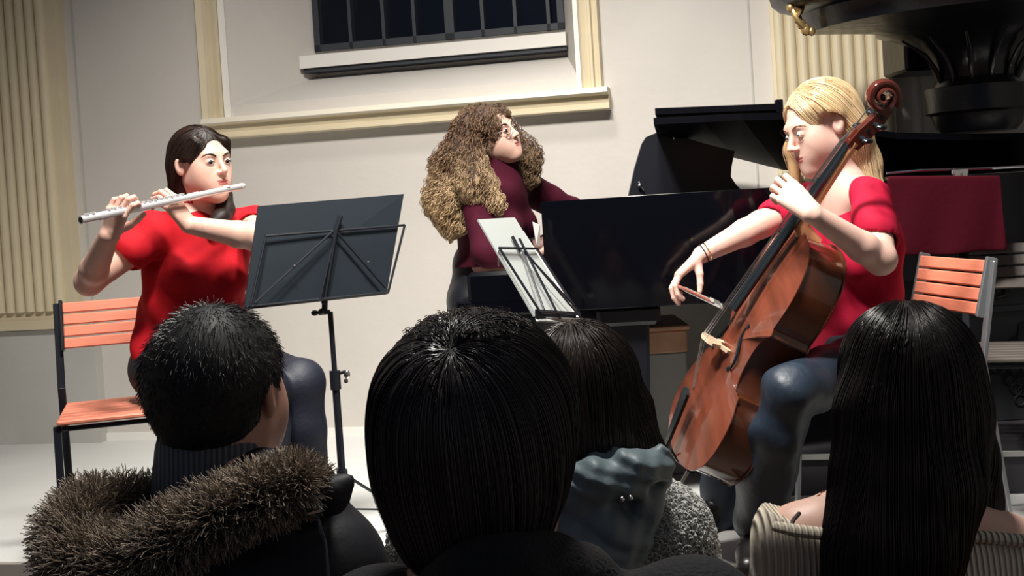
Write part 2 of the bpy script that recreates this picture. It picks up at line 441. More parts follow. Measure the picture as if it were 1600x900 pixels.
def hand(F, wrist, fdir, palm, thumb, curls=(.5, .5, .5, .5), k3=(1, 1.2, .8), tdir=None, s=1.0, spread=.08, tcurl=.3):
    """five separate fingers; fdir along the fingers, palm = way the palm faces, thumb = side of the index finger"""
    w = A(wrist); f = unit(fdir); n = A(palm); n = unit(n-f*(n @ f)); t = np.cross(f, n)
    if t @ A(thumb) < 0: t = -t
    Ls = (.086, .090, .085, .076); off = (.028, .0095, -.0095, -.027)
    fl = ((.040, .025, .020), (.044, .028, .021), (.041, .026, .020), (.032, .020, .018)); rr = (.0088, .0088, .0084, .0075)
    for i in range(4):
        kn = w+(f*Ls[i]+t*off[i])*s; F.cap(w+t*off[i]*.45*s, kn, .0165*s, .0112*s, .010)
        a = curls[i]*k3[0]; p = kn; sp = t*(off[i]/.028)*spread
        for j in range(3):
            d = unit(f*math.cos(a)+n*math.sin(a)+sp*math.cos(a)); q = p+d*fl[i][j]*s
            F.cap(p, q, (rr[i]-.0005*j)*s, (rr[i]-.0005*(j+1))*s, .0025 if j else .004); p = q; a += curls[i]*k3[min(j+1, 2)]
    b = w+(f*.022+t*.020+n*.008)*s
    td = unit(t*.75+f*.65+n*.35) if tdir is None else unit(tdir)
    p1 = b+td*.036*s; F.cap(w+(f*.018+t*.010)*s, p1, .0165*s, .0115*s, .008)
    d2 = unit(td+f*tcurl+n*tcurl*.5); p2 = p1+d2*.030*s; F.cap(p1, p2, .0105*s, .0095*s, .004)
    d3 = unit(d2+f*tcurl); F.cap(p2, p2+d3*.023*s, .0095*s, .0075*s, .003)
def arm(F, sh, el, wr, g=0.0, r=(.044, .036, .037, .0235), k=.02):
    sh, el, wr = A(sh), A(el), A(wr)
    F.cap(sh, el, r[0]+g, r[1]+g, k); m = el+(wr-el)*.28; F.cap(el, m, r[1]+g, r[2]+g, .02); F.cap(m, wr, r[2]+g, r[3]+g, .012)
def torso(F, hip, chest, neck, right, g=0.0, w=1.0, bust=0.0):
    hip, chest, neck = A(hip), A(chest), A(neck); up = unit(chest-hip); r = A(right); r = unit(r-up*(r @ up)); f = np.cross(up, r)
    Rm = np.stack([r, f, up], 1)
    F.at(np.eye(4))
    F.ell(hip, (.165*w+g, .115*w+g, .12+g), .03, R=Rm)
    F.ell(hip*.5+chest*.5, (.130*w+g, .098*w+g, .15+g), .05, R=Rm)
    F.ell(chest, (.148*w+g, .105*w+g, .155+g), .04, R=Rm)
    F.ell(neck*.72+chest*.28, (.125*w+g, .070+g, .055+g), .05, R=Rm)
    if bust:
        for x in (-1, 1): F.ell(chest+r*x*.065*w+f*.075*w+up*.0, (.058+g, .05+g, .055+g), .03, R=Rm)
    return Rm
def leg(F, hip, knee, ankle, g=0.0, r=(.085, .060, .058, .040)):
    hip, knee, ankle = A(hip), A(knee), A(ankle)
    F.cap(hip, knee, r[0]+g, r[1]+g, .04); m = knee+(ankle-knee)*.3; F.cap(knee, m, r[1]+g, r[2]+g, .02); F.cap(m, ankle, r[2]+g, r[3]+g, .02)
def wrinkle(amp, fx=38.0, seed=0.0, keep=None):
    def fn(X, d):
        a = np.sin(X[:, 0]*fx+3*np.sin(X[:, 2]*11+seed)+X[:, 1]*17)*.5+np.sin(X[:, 2]*fx*.9+4*np.sin(X[:, 0]*9+seed*2)+X[:, 1]*13)*.5
        b = np.sin((X[:, 0]+X[:, 2])*fx*.55+2.5*np.sin(X[:, 1]*12+seed))
        q = (a*.6+b*.6)*amp
        return d+q
    return fn
def box_around(c, r): c = A(c); return c-r, c+r
# ---------------- materials ----------------
M_WALL = mat('wall_plaster', (.62, .585, .54), .85, var=.07, vscale=2.2, bump=.12, bscale=30)
M_WALL_LOW = mat('pedestal_plaster', (.50, .49, .46), .85, var=.10, vscale=3, bump=.1, bscale=25)
M_CREAM = mat('cream_moulding', (.68, .59, .41), .55, var=.06, vscale=5)
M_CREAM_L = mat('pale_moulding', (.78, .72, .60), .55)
M_WHITE = mat('white_painted_wood', (.82, .80, .75), .5)
M_FLOOR = mat('pale_stage_floor', (.68, .69, .67), .55, var=.10, vscale=1.3, bump=.03, bscale=12, rough_var=.1)
M_EDGE = mat('dark_stage_edge', (.06, .025, .02), .5)
M_EDGE2 = mat('stage_nosing', (.30, .28, .25), .5)
M_HALL = mat('hall_floor_wood', (.10, .06, .04), .6, var=.4, vscale=6, stretch=(1, 8, 1))
M_NIGHT = mat('night_glass', (.004, .006, .012), .12, spec=.5)
M_BLACKFR = mat('black_window_bar', (.03, .035, .045), .5)
M_LACQ = mat('black_piano_lacquer', (.002, .0022, .004), .10, coat=.12, spec=.25)
M_LACQM = mat('black_satin_wood', (.008, .009, .014), .35)
M_DARKMET = mat('black_painted_steel', (.010, .012, .018), .38)
M_STEEL = mat('grey_steel_tube', (.34, .36, .38), .35, metal=.7)
M_SILVER = mat('polished_silver', (.86, .86, .87), .33, metal=.55)
M_CHROME = mat('chrome', (.8, .8, .82), .2, metal=1.0)
M_BRASS = mat('gilded_wood', (.72, .50, .22), .3, metal=.8)
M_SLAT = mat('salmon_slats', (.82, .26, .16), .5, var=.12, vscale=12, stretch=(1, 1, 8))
M_SLATG = mat('grey_brown_slats_dimmed', (.10, .085, .075), .6)  # grey wood, with the shade at the right edge darkened into the colour
M_FOLDER = mat('black_card', (.011, .018, .026), .55, spec=.35)
M_PAPER = mat('sheet_paper', (.44, .48, .465), .7)
M_PAPERW = mat('white_paper', (.88, .87, .84), .7)
M_REDCLOTH = mat('dark_red_piano_cloth', (.055, .003, .009), .9, bump=.12, bscale=50, spec=.1, sheen=.0)
M_PULPIT = mat('black_carved_wood', (.010, .012, .018), .28, var=.3, vscale=20, bump=.3, bscale=14)
M_PODIUM = mat('dark_podium', (.035, .033, .040), .6)
M_GREYB = mat('grey_box', (.36, .36, .34), .7)
M_TAN = mat('tan_wood', (.62, .36, .22), .45, var=.25, vscale=10, stretch=(1, 8, 1))
M_BOARD = mat('dark_grey_board', (.016, .018, .022), .6)
M_BOARDFIG = mat('black_relief', (.003, .003, .005), .6)
M_SCLERA = mat('eye_white', (.80, .78, .76), .2)
M_PUPIL = mat('eye_pupil', (.005, .004, .004), .1)
M_IRISD = mat('dark_brown_iris', (.04, .018, .010), .15)
M_IRISB = mat('blue_grey_iris', (.10, .14, .18), .15)

# ---------------- setting ----------------
def structure(mb, name, m, **k):
    return mb.build(name, m, kind='structure', **k)
zf0 = 0.0
# window opening in wall coordinates
sL, zB = Wp(360, 158); sR, _ = Wp(904, 128); zB = (zB+Wp(904, 128)[1])/2
RD = -.34
siL, ziB0 = Wp(494, 80, RD); siR, _z = Wp(884, 62, RD); ziB = (Wp(494, 80, RD)[1]+Wp(884, 47, RD)[1])/2
zT, ziT = 3.3, 3.15
mb = MB()
S0, S1, H = -2.95, 3.6, 4.2
def q(*pts): mb.add([wl(*p) for p in pts], [(0, 1, 2, 3)])
q((S0, 0, zf0-.4), (sL, 0, zf0-.4), (sL, 0, H), (S0, 0, H)); q((sR, 0, zf0-.4), (S1, 0, zf0-.4), (S1, 0, H), (sR, 0, H))
q((sL, 0, zf0-.4), (sR, 0, zf0-.4), (sR, 0, zB), (sL, 0, zB)); q((sL, 0, zT), (sR, 0, zT), (sR, 0, H), (sL, 0, H))
q((sL, 0, zB), (sL, 0, zT), (siL, RD, ziT), (siL, RD, ziB-.12)); q((sR, 0, zT), (sR, 0, zB), (siR, RD, ziB-.12), (siR, RD, ziT))
q((sL, 0, zB), (siL, RD, ziB-.12), (siR, RD, ziB-.12), (sR, 0, zB)); q((sL, 0, zT), (sR, 0, zT), (siR, RD, ziT), (siL, RD, ziT))
q((siL, RD, ziB-.12), (siL, RD, ziB), (siR, RD, ziB), (siR, RD, ziB-.12))
# solid backing behind the plaster
for a in ((S0, sL-.0, -.4, H), (sR, S1, -.4, H), (sL, sR, -.4, zB-.3), (sL, sR, zT+.1, H)): mb.wbox(a[0], a[1], RD-.1, -.02, a[2], a[3])
structure(mb, 'wall_back', M_WALL)

# window: glass, bars, inner sill block
win = MB(); win.wbox(siL-.02, siR+.02, RD-.05, RD-.03, ziB-.02, ziT+.02)
wo = structure(win, 'window_1', M_NIGHT)
fr = MB(); fr.wbox(siL, siR, RD-.03, RD+.02, ziB, ziB+.03); fr.wbox(siL, siL+.03, RD-.03, RD+.02, ziB, ziT); fr.wbox(siR-.03, siR, RD-.03, RD+.02, ziB, ziT)
for px in (548, 600, 648, 703, 755, 806, 858):
    s_, z_ = Wp(px, 30, RD); ww = .022 if px == 703 else .008
    fr.wbox(s_-ww, s_+ww, RD-.03, RD+.02, ziB, ziT)
fr.build('window_bars', M_BLACKFR, wo, world=True)
sb0 = Wp(468, 98, RD+.10)[0]; sb1 = Wp(884, 62, RD+.10)[0]
zb1 = (Wp(468, 86, RD+.10)[1]+Wp(884, 52, RD+.10)[1])/2; zb0 = (Wp(468, 106, RD+.10)[1]+Wp(884, 72, RD+.10)[1])/2
sb = MB(); sb.wbox(sb0, sb1, RD-.01, RD+.10, zb0, zb1); sb.build('window_sill', M_WHITE, wo)
sb = MB(); sb.wbox(sb0+.01, sb1, RD-.01, RD+.085, zb0-.02, zb0); sb.build('sill_shadow_strip', M_BLACKFR, wo)  # black strip drawn for the shade in the gap under the sill

# frame mouldings round the opening and the ledge under it
def strip(name, s0, s1, z0, z1, prof, m):
    """prof: list of (offset fraction 0..1 across, depth)"""
    mb = MB()
    for (a, da), (b, db) in zip(prof, prof[1:]):
        mb.add([wl(s0+(s1-s0)*a, da, z0), wl(s0+(s1-s0)*b, db, z0), wl(s0+(s1-s0)*b, db, z1), wl(s0+(s1-s0)*a, da, z1)], [(0, 1, 2, 3)])
    a = [wl(s0+(s1-s0)*t, d, z0) for t, d in prof]; b = [wl(s0+(s1-s0)*t, d, z1) for t, d in prof]
    mb.add(a, [tuple(range(len(a)))]); mb.add(b, [tuple(range(len(b)))])
    return structure(mb, name, m)
ledge_t = (Wp(311, 189, .09)[1]+Wp(949, 132, .09)[1])/2; ledge_b = (Wp(364, 213, .03)[1]+Wp(946, 175, .03)[1])/2
ls0, ls1 = Wp(314, 192, .09)[0], Wp(949, 140, .09)[0]
MP = [(0, 0), (0, .03), (.12, .05), (.45, .035), (.5, .055), (.62, .055), (.68, .035), (.95, .045), (1, .02), (1, 0)]
strip('trim_1', Wp(313, 90)[0], Wp(346, 90)[0], ledge_t, H-.3, MP, M_CREAM)
strip('trim_2', Wp(905, 60, .02)[0], Wp(938, 60, .02)[0], ledge_t, H-.3, MP, M_CREAM)
mb = MB(); mb.wbox(Wp(347, 90)[0], sL+.005, 0, .015, ledge_t, H-.3); mb.wbox(sR-.005, Wp(905, 60)[0], 0, .015, ledge_t, H-.3)
structure(mb, 'trim_3', M_WHITE)
mb = MB(); hh = ledge_t-ledge_b
prof = [(0, .09), (.0, .09), (-.03, .095), (-.04, .085), (-.045, .06), (-.085, .052), (-.11, .066), (-.12, .066), (-.125, .035)]
zs = [ledge_t+p[0]*hh/.125 for p in prof]
for i in range(len(prof)-1):
    (z0, d0), (z1, d1) = (zs[i], prof[i][1]), (zs[i+1], prof[i+1][1])
    if abs(z0-z1) < 1e-6 and abs(d0-d1) < 1e-6: continue
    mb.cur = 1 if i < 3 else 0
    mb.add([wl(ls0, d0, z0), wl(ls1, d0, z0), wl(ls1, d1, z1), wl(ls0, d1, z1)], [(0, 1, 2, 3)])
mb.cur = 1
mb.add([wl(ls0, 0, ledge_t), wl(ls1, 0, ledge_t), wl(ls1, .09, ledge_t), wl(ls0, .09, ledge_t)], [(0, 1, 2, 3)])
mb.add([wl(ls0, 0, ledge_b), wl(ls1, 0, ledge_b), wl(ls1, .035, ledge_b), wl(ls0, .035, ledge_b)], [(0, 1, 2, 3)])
mb.cur = 0
for s_ in (ls0, ls1): mb.add([wl(s_, 0, ledge_b), wl(s_, 0, ledge_t)]+[wl(s_, prof[i][1], zs[i]) for i in range(1, len(prof))], [tuple(range(len(prof)+1))])
structure(mb, 'trim_4', [M_CREAM, M_CREAM_L])

# fluted pilasters
def pilaster(name, s0, s1, z0, n, base_z, mg=.05):
    mb = MB(); mb.wbox(s0, s1, 0, .07, base_z, H)
    w_ = (s1-s0-2*mg)/n
    for i in range(n):
        c = s0+mg+w_*(i+.5); r = w_*.47
        cs = [wl(c+r*math.cos(a), .07+r*1.15*math.sin(a), 0) for a in [math.pi*k/8 for k in range(9)]]
        lo = [v+Vector((0, 0, z0)) for v in cs]; hi = [v+Vector((0, 0, H)) for v in cs]
        mb.add(lo+hi, [(k, k+1, 10+k, 9+k) for k in range(8)]+[tuple(range(9))])
    mb.wbox(s0-.02, s1+.02, 0, .09, base_z, base_z+.045); mb.wbox(s0-.01, s1+.01, 0, .08, base_z+.045, base_z+.062)
    return structure(mb, name, M_CREAM)
pb = (Wp(2, 517, .09)[1]+Wp(128, 513, .09)[1])/2; pz = Wp(50, 487, .07)[1]
p1 = Wp(118, 480, .07)[0]
pilaster('trim_5', p1-.72, p1, pz, 12, pb)
mb = MB(); mb.wbox(p1-.75, Wp(152, 600, .06)[0], 0, .06, 0, pb-.005); structure(mb, 'trim_6', M_WALL_LOW)
r0, r1 = Wp(1206, 90, .07)[0], Wp(1398, 150, .07)[0]
pilaster('trim_7', r0, r1, pz, 10, pb, mg=.012)
mb = MB(); mb.wbox(r0-.04, r1+.04, 0, .06, 0, pb-.005); structure(mb, 'trim_8', M_WALL_LOW)
mb = MB()
for (x, y, x2, y2) in ((120, 120, 120, 120), (1173, 90, 1173, 90), (1436, 120, 1436, 120)):
    s_ = Wp(x, y)[0]; mb.wbox(s_-.004, s_+.004, 0, .006, 0.02, H)
structure(mb, 'trim_9', M_WALL_LOW)
mb = MB(); mb.wbox(S0, S1, 0, .012, 0, .035); structure(mb, 'baseboard_back', M_WHITE)
# stage, hall floor, side walls
ED = 1.93
mb = MB(); mb.wbox(S0, S1, -.02, ED, -.4, 0); structure(mb, 'floor', M_FLOOR)
mb = MB(); mb.wbox(S0, S1, ED, ED+.025, -.05, .004); structure(mb, 'trim_10', M_EDGE2)
mb = MB(); mb.wbox(S0, S1, ED, ED+.015, -.4, -.05); structure(mb, 'trim_11', M_EDGE)
mb = MB(); mb.wbox(S0, S1, ED-.1, 8.5, -.5, -.4); structure(mb, 'floor_hall', M_HALL)
mb = MB(); mb.wbox(S0-.12, S0, -.4, 8.5, -.5, H); structure(mb, 'wall_left', M_WALL)
mb = MB(); mb.wbox(S1, S1+.12, -.4, 8.5, -.5, H); structure(mb, 'wall_right', M_WALL)
# podium at the right rear of the stage
mb = MB(); pz1 = .135
g0 = Wp(1120, 705, 1.0)[0]
mb.wbox(g0, 3.3, .05, 1.20, 0.0, pz1-.012); mb.wbox(g0-.01, 3.3, .05, 1.20, pz1-.012, pz1); mb.cur = 1; mb.wbox(g0-.01, 3.3, 1.20, 1.214, pz1-.016, pz1)
structure(mb, 'trim_12', [M_PODIUM, M_GREYB])

# ---------------- grand piano ----------------
PC = P(845, 318, 3.80); PC.z = 0; al = R_(7)
pd_ = Vector((math.cos(al), -math.sin(al), 0)); pn = Vector((math.sin(al), math.cos(al), 0))
def pp(a, b, z): return PC+pd_*a+pn*b+Vector((0, 0, z))
piano = thing('grand_piano', 'glossy black grand piano with its lid raised behind the cellist', 'piano', PC)
KW = 1.30; PL = 1.75; ZR, ZB_ = 1.0, .655
def side_curve():
    pts = [(0, 0), (.55, 0)]
    for i in range(1, 15):
        t = i/14; pts.append((.55+(PL-.75)*t, .62*(3*t*t-2*t**3)))
    for i in range(1, 9):
        a = math.pi*i/16; pts.append((PL-.20+.20*math.sin(a), .62+(KW-.62)*.0+ (KW*.5-.31)*(1-math.cos(a))))
    pts += [(PL, KW-.05), (PL-.05, KW), (0, KW)]
    return pts
sc_ = side_curve(); rim = [Vector((a, b)) for a, b in sc_]
mb = MB(); n = len(sc_)
cx_ = sum(v.x for v in rim)/n; cy_ = sum(v.y for v in rim)/n
def inset(a, b, t): 
    v = Vector((cx_-a, cy_-b)); v.normalize(); return (a+v.x*t, b+v.y*t)
sc_in = [inset(a, b, .05) for a, b in sc_]
V = [pp(a, b, ZB_) for a, b in sc_]+[pp(a, b, ZR) for a, b in sc_]+[pp(a, b, ZR) for a, b in sc_in]+[pp(a, b, ZR-.10) for a, b in sc_in]
skip = {n-1}
mb.add(V, [(i, (i+1) % n, n+(i+1) % n, n+i) for i in range(n)]+[(n+i, n+(i+1) % n, 2*n+(i+1) % n, 2*n+i) for i in range(n)]
       + [(2*n+i, 2*n+(i+1) % n, 3*n+(i+1) % n, 3*n+i) for i in range(n)]+[tuple(reversed(range(n)))]+[tuple(range(3*n, 4*n))])
case = mb.build('case', M_LACQ, piano, smooth=True)
case.modifiers.new('b', 'BEVEL').width = .006; case.modifiers['b'].limit_method = 'ANGLE'
# keyboard end: key bed, cheeks, keys, fallboard
mb = MB(); Rp = Matrix.Rotation(-al, 3, 'Z')
mb.box(pp(-.14, KW/2, .675), (.30, KW, .05), Rp, bev=.006)
for b in (.03, KW-.03): mb.box(pp(-.12, b, .735), (.26, .06, .11), Rp, bev=.012)
mb.build('key_bed', M_LACQ, piano)
mb = MB(); mb.box(pp(-.14, KW/2, .712), (.15, KW-.14, .02), Rp, bev=.002); mb.build('white_keys', M_WHITE, piano)['kind'] = 'stuff'
mb = MB()
for i in range(36):
    if i % 7 in (2, 6): continue
    mb.box(pp(-.11, .09+(KW-.18)*(i+.5)/36, .727), (.09, .011, .014), Rp)
mb.build('black_keys', M_LACQM, piano)['kind'] = 'stuff'
mb = MB(); mb.box(pp(-.035, KW/2, .80), (.02, KW-.13, .17), Rp @ Matrix.Rotation(R_(-12), 3, 'Y'), bev=.006); mb.build('fallboard', M_LACQ, piano)
for a, b in ((.25, .13), (.25, KW-.16), (PL-.30, KW*.72)):
    zb = pz1 if a > 1 else 0.0
    mb = MB(); mb.box(pp(a, b, (zb+.09+ZB_)/2), (.13, .13, ZB_-zb-.09), Rp, taper=.62, bev=.01); mb.box(pp(a, b, ZB_-.03), (.20, .20, .06), Rp, bev=.012)
    mb.tube([pp(a, b-.02, zb+.035), pp(a, b+.02, zb+.035)], .034, 14); mb.box(pp(a, b, zb+.075), (.05, .06, .04), Rp)
    mb.build('leg', M_LACQM, piano)
mb = MB(); mb.box(pp(.20, KW/2, .16), (.12, .22, .06), Rp, bev=.01)
for s_ in (-.08, .08): mb.bar(pp(.22, KW/2+s_, .18), pp(.20, KW/2+s_*.8, ZB_), .03, .03)
for s_ in (-.05, 0, .05): mb.box(pp(.11, KW/2+s_, .145), (.12, .022, .012), Rp, bev=.003)
mb.build('pedal_lyre', M_LACQM, piano)
# raised lid: sheet between a near edge and a far edge
near = [P(1021, 184, 3.88), P(1100, 180, 3.86), P(1160, 177, 3.86), P(1222, 176, 3.88), P(1290, 186, 3.95), P(1345, 199, 4.05), P(1400, 207, 4.15), P(1500, 209, 4.3), P(1640, 207, 4.45)]
far = [P(1032, 222, 4.98), P(1096, 230, 4.97), P(1150, 239, 4.96), P(1222, 257, 4.95), P(1300, 266, 4.9), P(1345, 268, 4.9), P(1400, 268, 4.85), P(1500, 264, 4.8), P(1640, 256, 4.75)]
mb = MB(); th = Vector((0, 0, -.022)); m_ = len(near)
mb.add(near+far+[v+th for v in near]+[v+th for v in far],
       [(i, i+1, m_+i+1, m_+i) for i in range(m_-1)]+[(2*m_+i, 3*m_+i, 3*m_+i+1, 2*m_+i+1) for i in range(m_-1)]
       + [(i, 2*m_+i, 2*m_+i+1, i+1) for i in range(m_-1)]+[(m_+i, m_+i+1, 3*m_+i+1, 3*m_+i) for i in range(m_-1)]
       + [(0, m_, 3*m_, 2*m_), (m_-1, 3*m_-1, 4*m_-1, 2*m_-1)])
# folded front flap lying on the lid
fl = [near[0]+Vector((.01, .03, .012)), near[3]+Vector((0, .03, .012)), near[3].lerp(far[3], .35)+Vector((0, 0, .012)), near[0].lerp(far[0], .35)+Vector((.01, 0, .012))]
mb.prism(fl, (0, 0, .02))
mb.box(P(1217, 166, 3.92), (.022, .03, .042), bev=.002)
lid = mb.build('lid', mat('black_lid_finish', (.003, .003, .005), .5, spec=.06), piano)
mb = MB(); mb.tube([pp(.95, .32, ZR-.06), near[3].lerp(far[3], .12)+Vector((0, 0, -.03))], .012, 10)
mb.build('lid_prop', M_LACQM, piano)
mb = MB()
for px in (1500,): 
    c = P(px, 268, 3.98); mb.box(c, (.05, .02, .02), bev=.003); mb.box(c+Vector((-.012, -.002, -.012)), (.016, .02, .02)); mb.box(c+Vector((.012, -.002, -.012)), (.016, .02, .02))
mb.build('hinge', M_CHROME, piano)
mb = MB(); mb.tube([P(1385, 271, 4.0), P(1440, 266, 4.0), P(1520, 264, 4.02), P(1640, 258, 4.05)], .0045, 6); mb.build('rim_highlight', M_CHROME, piano)  # thin bright tube standing in for the highlight along the rim
# upright music desk with rounded corner
Yd = 4.35
o_ = [P(982, 306, Yd), P(992, 262, Yd), P(1003, 225, Yd), P(1010, 214, Yd), P(1024, 208, Yd), P(1042, 206, Yd), P(1100, 224, Yd), P(1148, 236, Yd), P(1143, 262, Yd), P(1142, 276, Yd), P(1150, 288, Yd), P(1158, 306, Yd)]
for v in o_: v.z = max(v.z, 1.0) if v.z < 1.02 else v.z
mb = MB(); mb.prism(o_, (0, .03, 0)); md = mb.build('music_desk', M_LACQM, piano)
mb = MB(); mb.ball(P(1000, 290, Yd-.01), .010, 8); mb.bar(P(998, 284, Yd-.012), P(1006, 298, Yd-.012), .008, .008); mb.build('desk_fitting', M_CHROME, piano)
mb = MB(); mb.bar(P(1048, 211, Yd-.012), P(1058, 210, Yd-.012), .006, .006); mb.bar(P(1053, 210, Yd-.012), P(1053.5, 218, Yd-.012), .006, .006)
mb.build('desk_fitting', M_CHROME, piano)
# small dark block standing on the lid
# red cloth hanging over the piano side
mb = MB(); top = []; cols = []
xs = [1384, 1400, 1430, 1460, 1490, 1520, 1545, 1558, 1563]
rows = 9
grid = []
for j in range(rows):
    t = j/(rows-1); row = []
    for i, x in enumerate(xs):
        y = 276+(i*-.3)+t*(124 if x < 1500 else 118); xx = x+t*(10 if i > 5 else 2)
        row.append(P(xx, y, 3.90+.012*math.sin(i*2.1+t*2)*t))
    grid.append(row)
vs = [v for r_ in grid for v in r_]; nx = len(xs)
mb.add(vs, [(j*nx+i, j*nx+i+1, (j+1)*nx+i+1, (j+1)*nx+i) for j in range(rows-1) for i in range(nx-1)])
top = [P(x, 274, 4.06) for x in xs]; mb.add([*grid[0], *top], [(i, i+1, nx+i+1, nx+i) for i in range(nx-1)])
cl = mb.build('red_cloth', M_REDCLOTH, smooth=True); props(cl, 'dark red cloth hung over the side of the black piano', 'cloth')
sm = cl.modifiers.new('s', 'SOLIDIFY'); sm.thickness = .008; cl.modifiers.new('u', 'SUBSURF').levels = 2; cl.modifiers['u'].render_levels = 2

# board with grapes under the piano
Yb = 4.22
b0, b1 = P(1392, 408, Yb), P(1650, 398, Yb)
bt = b0.z; bo = thing('emblem_board', 'dark board with a round grape cluster in relief behind the chairs', 'board', (b0.x, Yb, pz1))
mb = MB(); mb.box(((b0.x+b1.x)/2, Yb+.03, (bt+pz1)/2), (b1.x-b0.x, .04, bt-pz1), bev=.004)
zr = P(1500, 487, Yb).z; mb.box(((b0.x+b1.x)/2, Yb+.003, zr), (b1.x-b0.x, .014, .022), bev=.003); mb.build('board', M_BOARD, bo)
mb = MB()
def ring(c, r, t): mb.tube([c+Vector((r*math.cos(a), 0, r*math.sin(a))) for a in [2*math.pi*k/12 for k in range(13)]], t, 6, cap=False)
gr = [(1567, 543), (1585, 536), (1603, 545), (1560, 560), (1578, 558), (1596, 560), (1568, 577), (1587, 577), (1604, 576), (1578, 593), (1596, 594), (1588, 608), (1556, 575), (1600, 610), (1594, 625)]
for x, y in gr: ring(P(x, y, Yb+.008), .019, .0045)
mb.bar(P(1590, 530, Yb+.006), P(1594, 506, Yb+.006), .012, .008); mb.add([P(1590, 505, Yb+.004), P(1612, 500, Yb+.004), P(1614, 522, Yb+.004)], [(0, 1, 2)])
mb.build('grape_relief', M_BOARDFIG, bo)
mb = MB()   # dark curved figure at the upper edge of the board
mb.tube([P(1560, 424, Yb+.004), P(1570, 432, Yb+.004), P(1574, 446, Yb+.004), P(1570, 462, Yb+.004), P(1555, 466, Yb+.004)], [.012, .016, .018, .014, .006], 8, squash=.6)
mb.tube([P(1592, 424, Yb+.004), P(1580, 436, Yb+.004)], [.010, .014], 8, squash=.6)
mb.build('scroll_relief', M_BOARDFIG, bo)
# crate under the piano
cr = thing('storage_box', 'grey box with a tan wooden lid standing under the piano', 'box', (P(1040, 660, 4.3).x, 4.4, 0))
Yk = 4.3; a0, a1 = P(1008, 520, Yk), P(1072, 520, Yk)
zt = P(1040, 517, Yk).z; zm = P(1040, 552, Yk).z
mb = MB(); mb.box(((a0.x+a1.x)/2, Yk+.2, zm/2), (a1.x-a0.x, .38, zm), bev=.006); mb.build('body', M_GREYB, cr)
mb = MB(); mb.box(((a0.x+a1.x)/2, Yk+.2, (zm+zt)/2), (a1.x-a0.x+.01, .40, zt-zm), bev=.006)
mb.box(((a0.x+a1.x)/2, Yk+.2, zt+.009), (a1.x-a0.x+.03, .42, .016), bev=.004); mb.build('lid', M_TAN, cr)

# ---------------- pulpit ----------------
pc = P(1524, 100, 4.42); PUL = thing('pulpit', 'black carved pulpit bowl overhanging the upper right of the stage', 'pulpit', (pc.x, 4.42, 0))
zz = lambda y: P(1524, y, 4.42).z
px_m = 1900/4.42
prof = [(0.0, zz(207)), (55/px_m, zz(206)), (64/px_m, zz(196)), (70/px_m, zz(178)), (78/px_m, zz(174)), (78/px_m, zz(136)), (66/px_m, zz(134)), (60/px_m, zz(122)),
        (64/px_m, zz(105)), (74/px_m, zz(85)), (92/px_m, zz(66)), (120/px_m, zz(52)), (155/px_m, zz(44)), (200/px_m, zz(41)), (262/px_m, zz(38)), (268/px_m, zz(24)),
        (272/px_m, zz(10)), (300/px_m, zz(2)), (312/px_m, zz(-8)), (318/px_m, zz(-30)), (300/px_m, zz(-60)), (0, zz(-60))]
mb = MB(); mb.lathe([(max(r, .001), z) for r, z in prof], (pc.x, 4.42, 0), 48, a0=-math.pi*1.0, a1=0)
mb.lathe([(max(min(r, .34), .001), z) for r, z in prof], (pc.x, 4.42, 0), 48, a0=0, a1=math.pi)
mb.build('bowl', M_PULPIT, PUL, smooth=True)
mb = MB(); sx = pc.x
mb.box((sx, 4.42+.30, zz(-10)), (.4, .28, .5), bev=.01); mb.build('wall_bracket', M_PULPIT, PUL)
mb = MB()
for i, (x, y, r) in enumerate(((1236, 12, .014), (1248, 14, .016), (1243, 22, .012), (1247, 30, .013), (1252, 38, .014), (1259, 46, .016), (1268, 49, .012), (1240, 18, .010), (1256, 40, .010))):
    mb.ball(P(x, y, 4.28-.0), (r*1.2, r, r*1.4), 10)
mb.tube([P(1236, 10, 4.28), P(1243, 24, 4.27), P(1250, 36, 4.27), P(1262, 48, 4.28), P(1270, 50, 4.29)], [.006, .012, .010, .012, .005], 8)
mb.tube([P(1242, 10, 4.27), P(1252, 16, 4.26), P(1248, 24, 4.26), P(1240, 20, 4.27)], [.006, .010, .009, .004], 8)
mb.build('gilded_ornament', M_BRASS, PUL, smooth=True)
mb = MB()
for k in range(7):
    a = math.pi*(-.93+.86*k/6); r = 60/px_m
    mb.tube([(pc.x+r*math.cos(a), 4.42+r*math.sin(a), zz(128)), (pc.x+(r+.02)*math.cos(a), 4.42+(r+.02)*math.sin(a), zz(108)), (pc.x+(r+.06)*math.cos(a), 4.42+(r+.06)*math.sin(a), zz(84)), (pc.x+(r+.15)*math.cos(a), 4.42+(r+.15)*math.sin(a), zz(60))], [.008, .010, .009, .004], 8)
mb.build('carved_ribs', M_PULPIT, PUL, smooth=True)

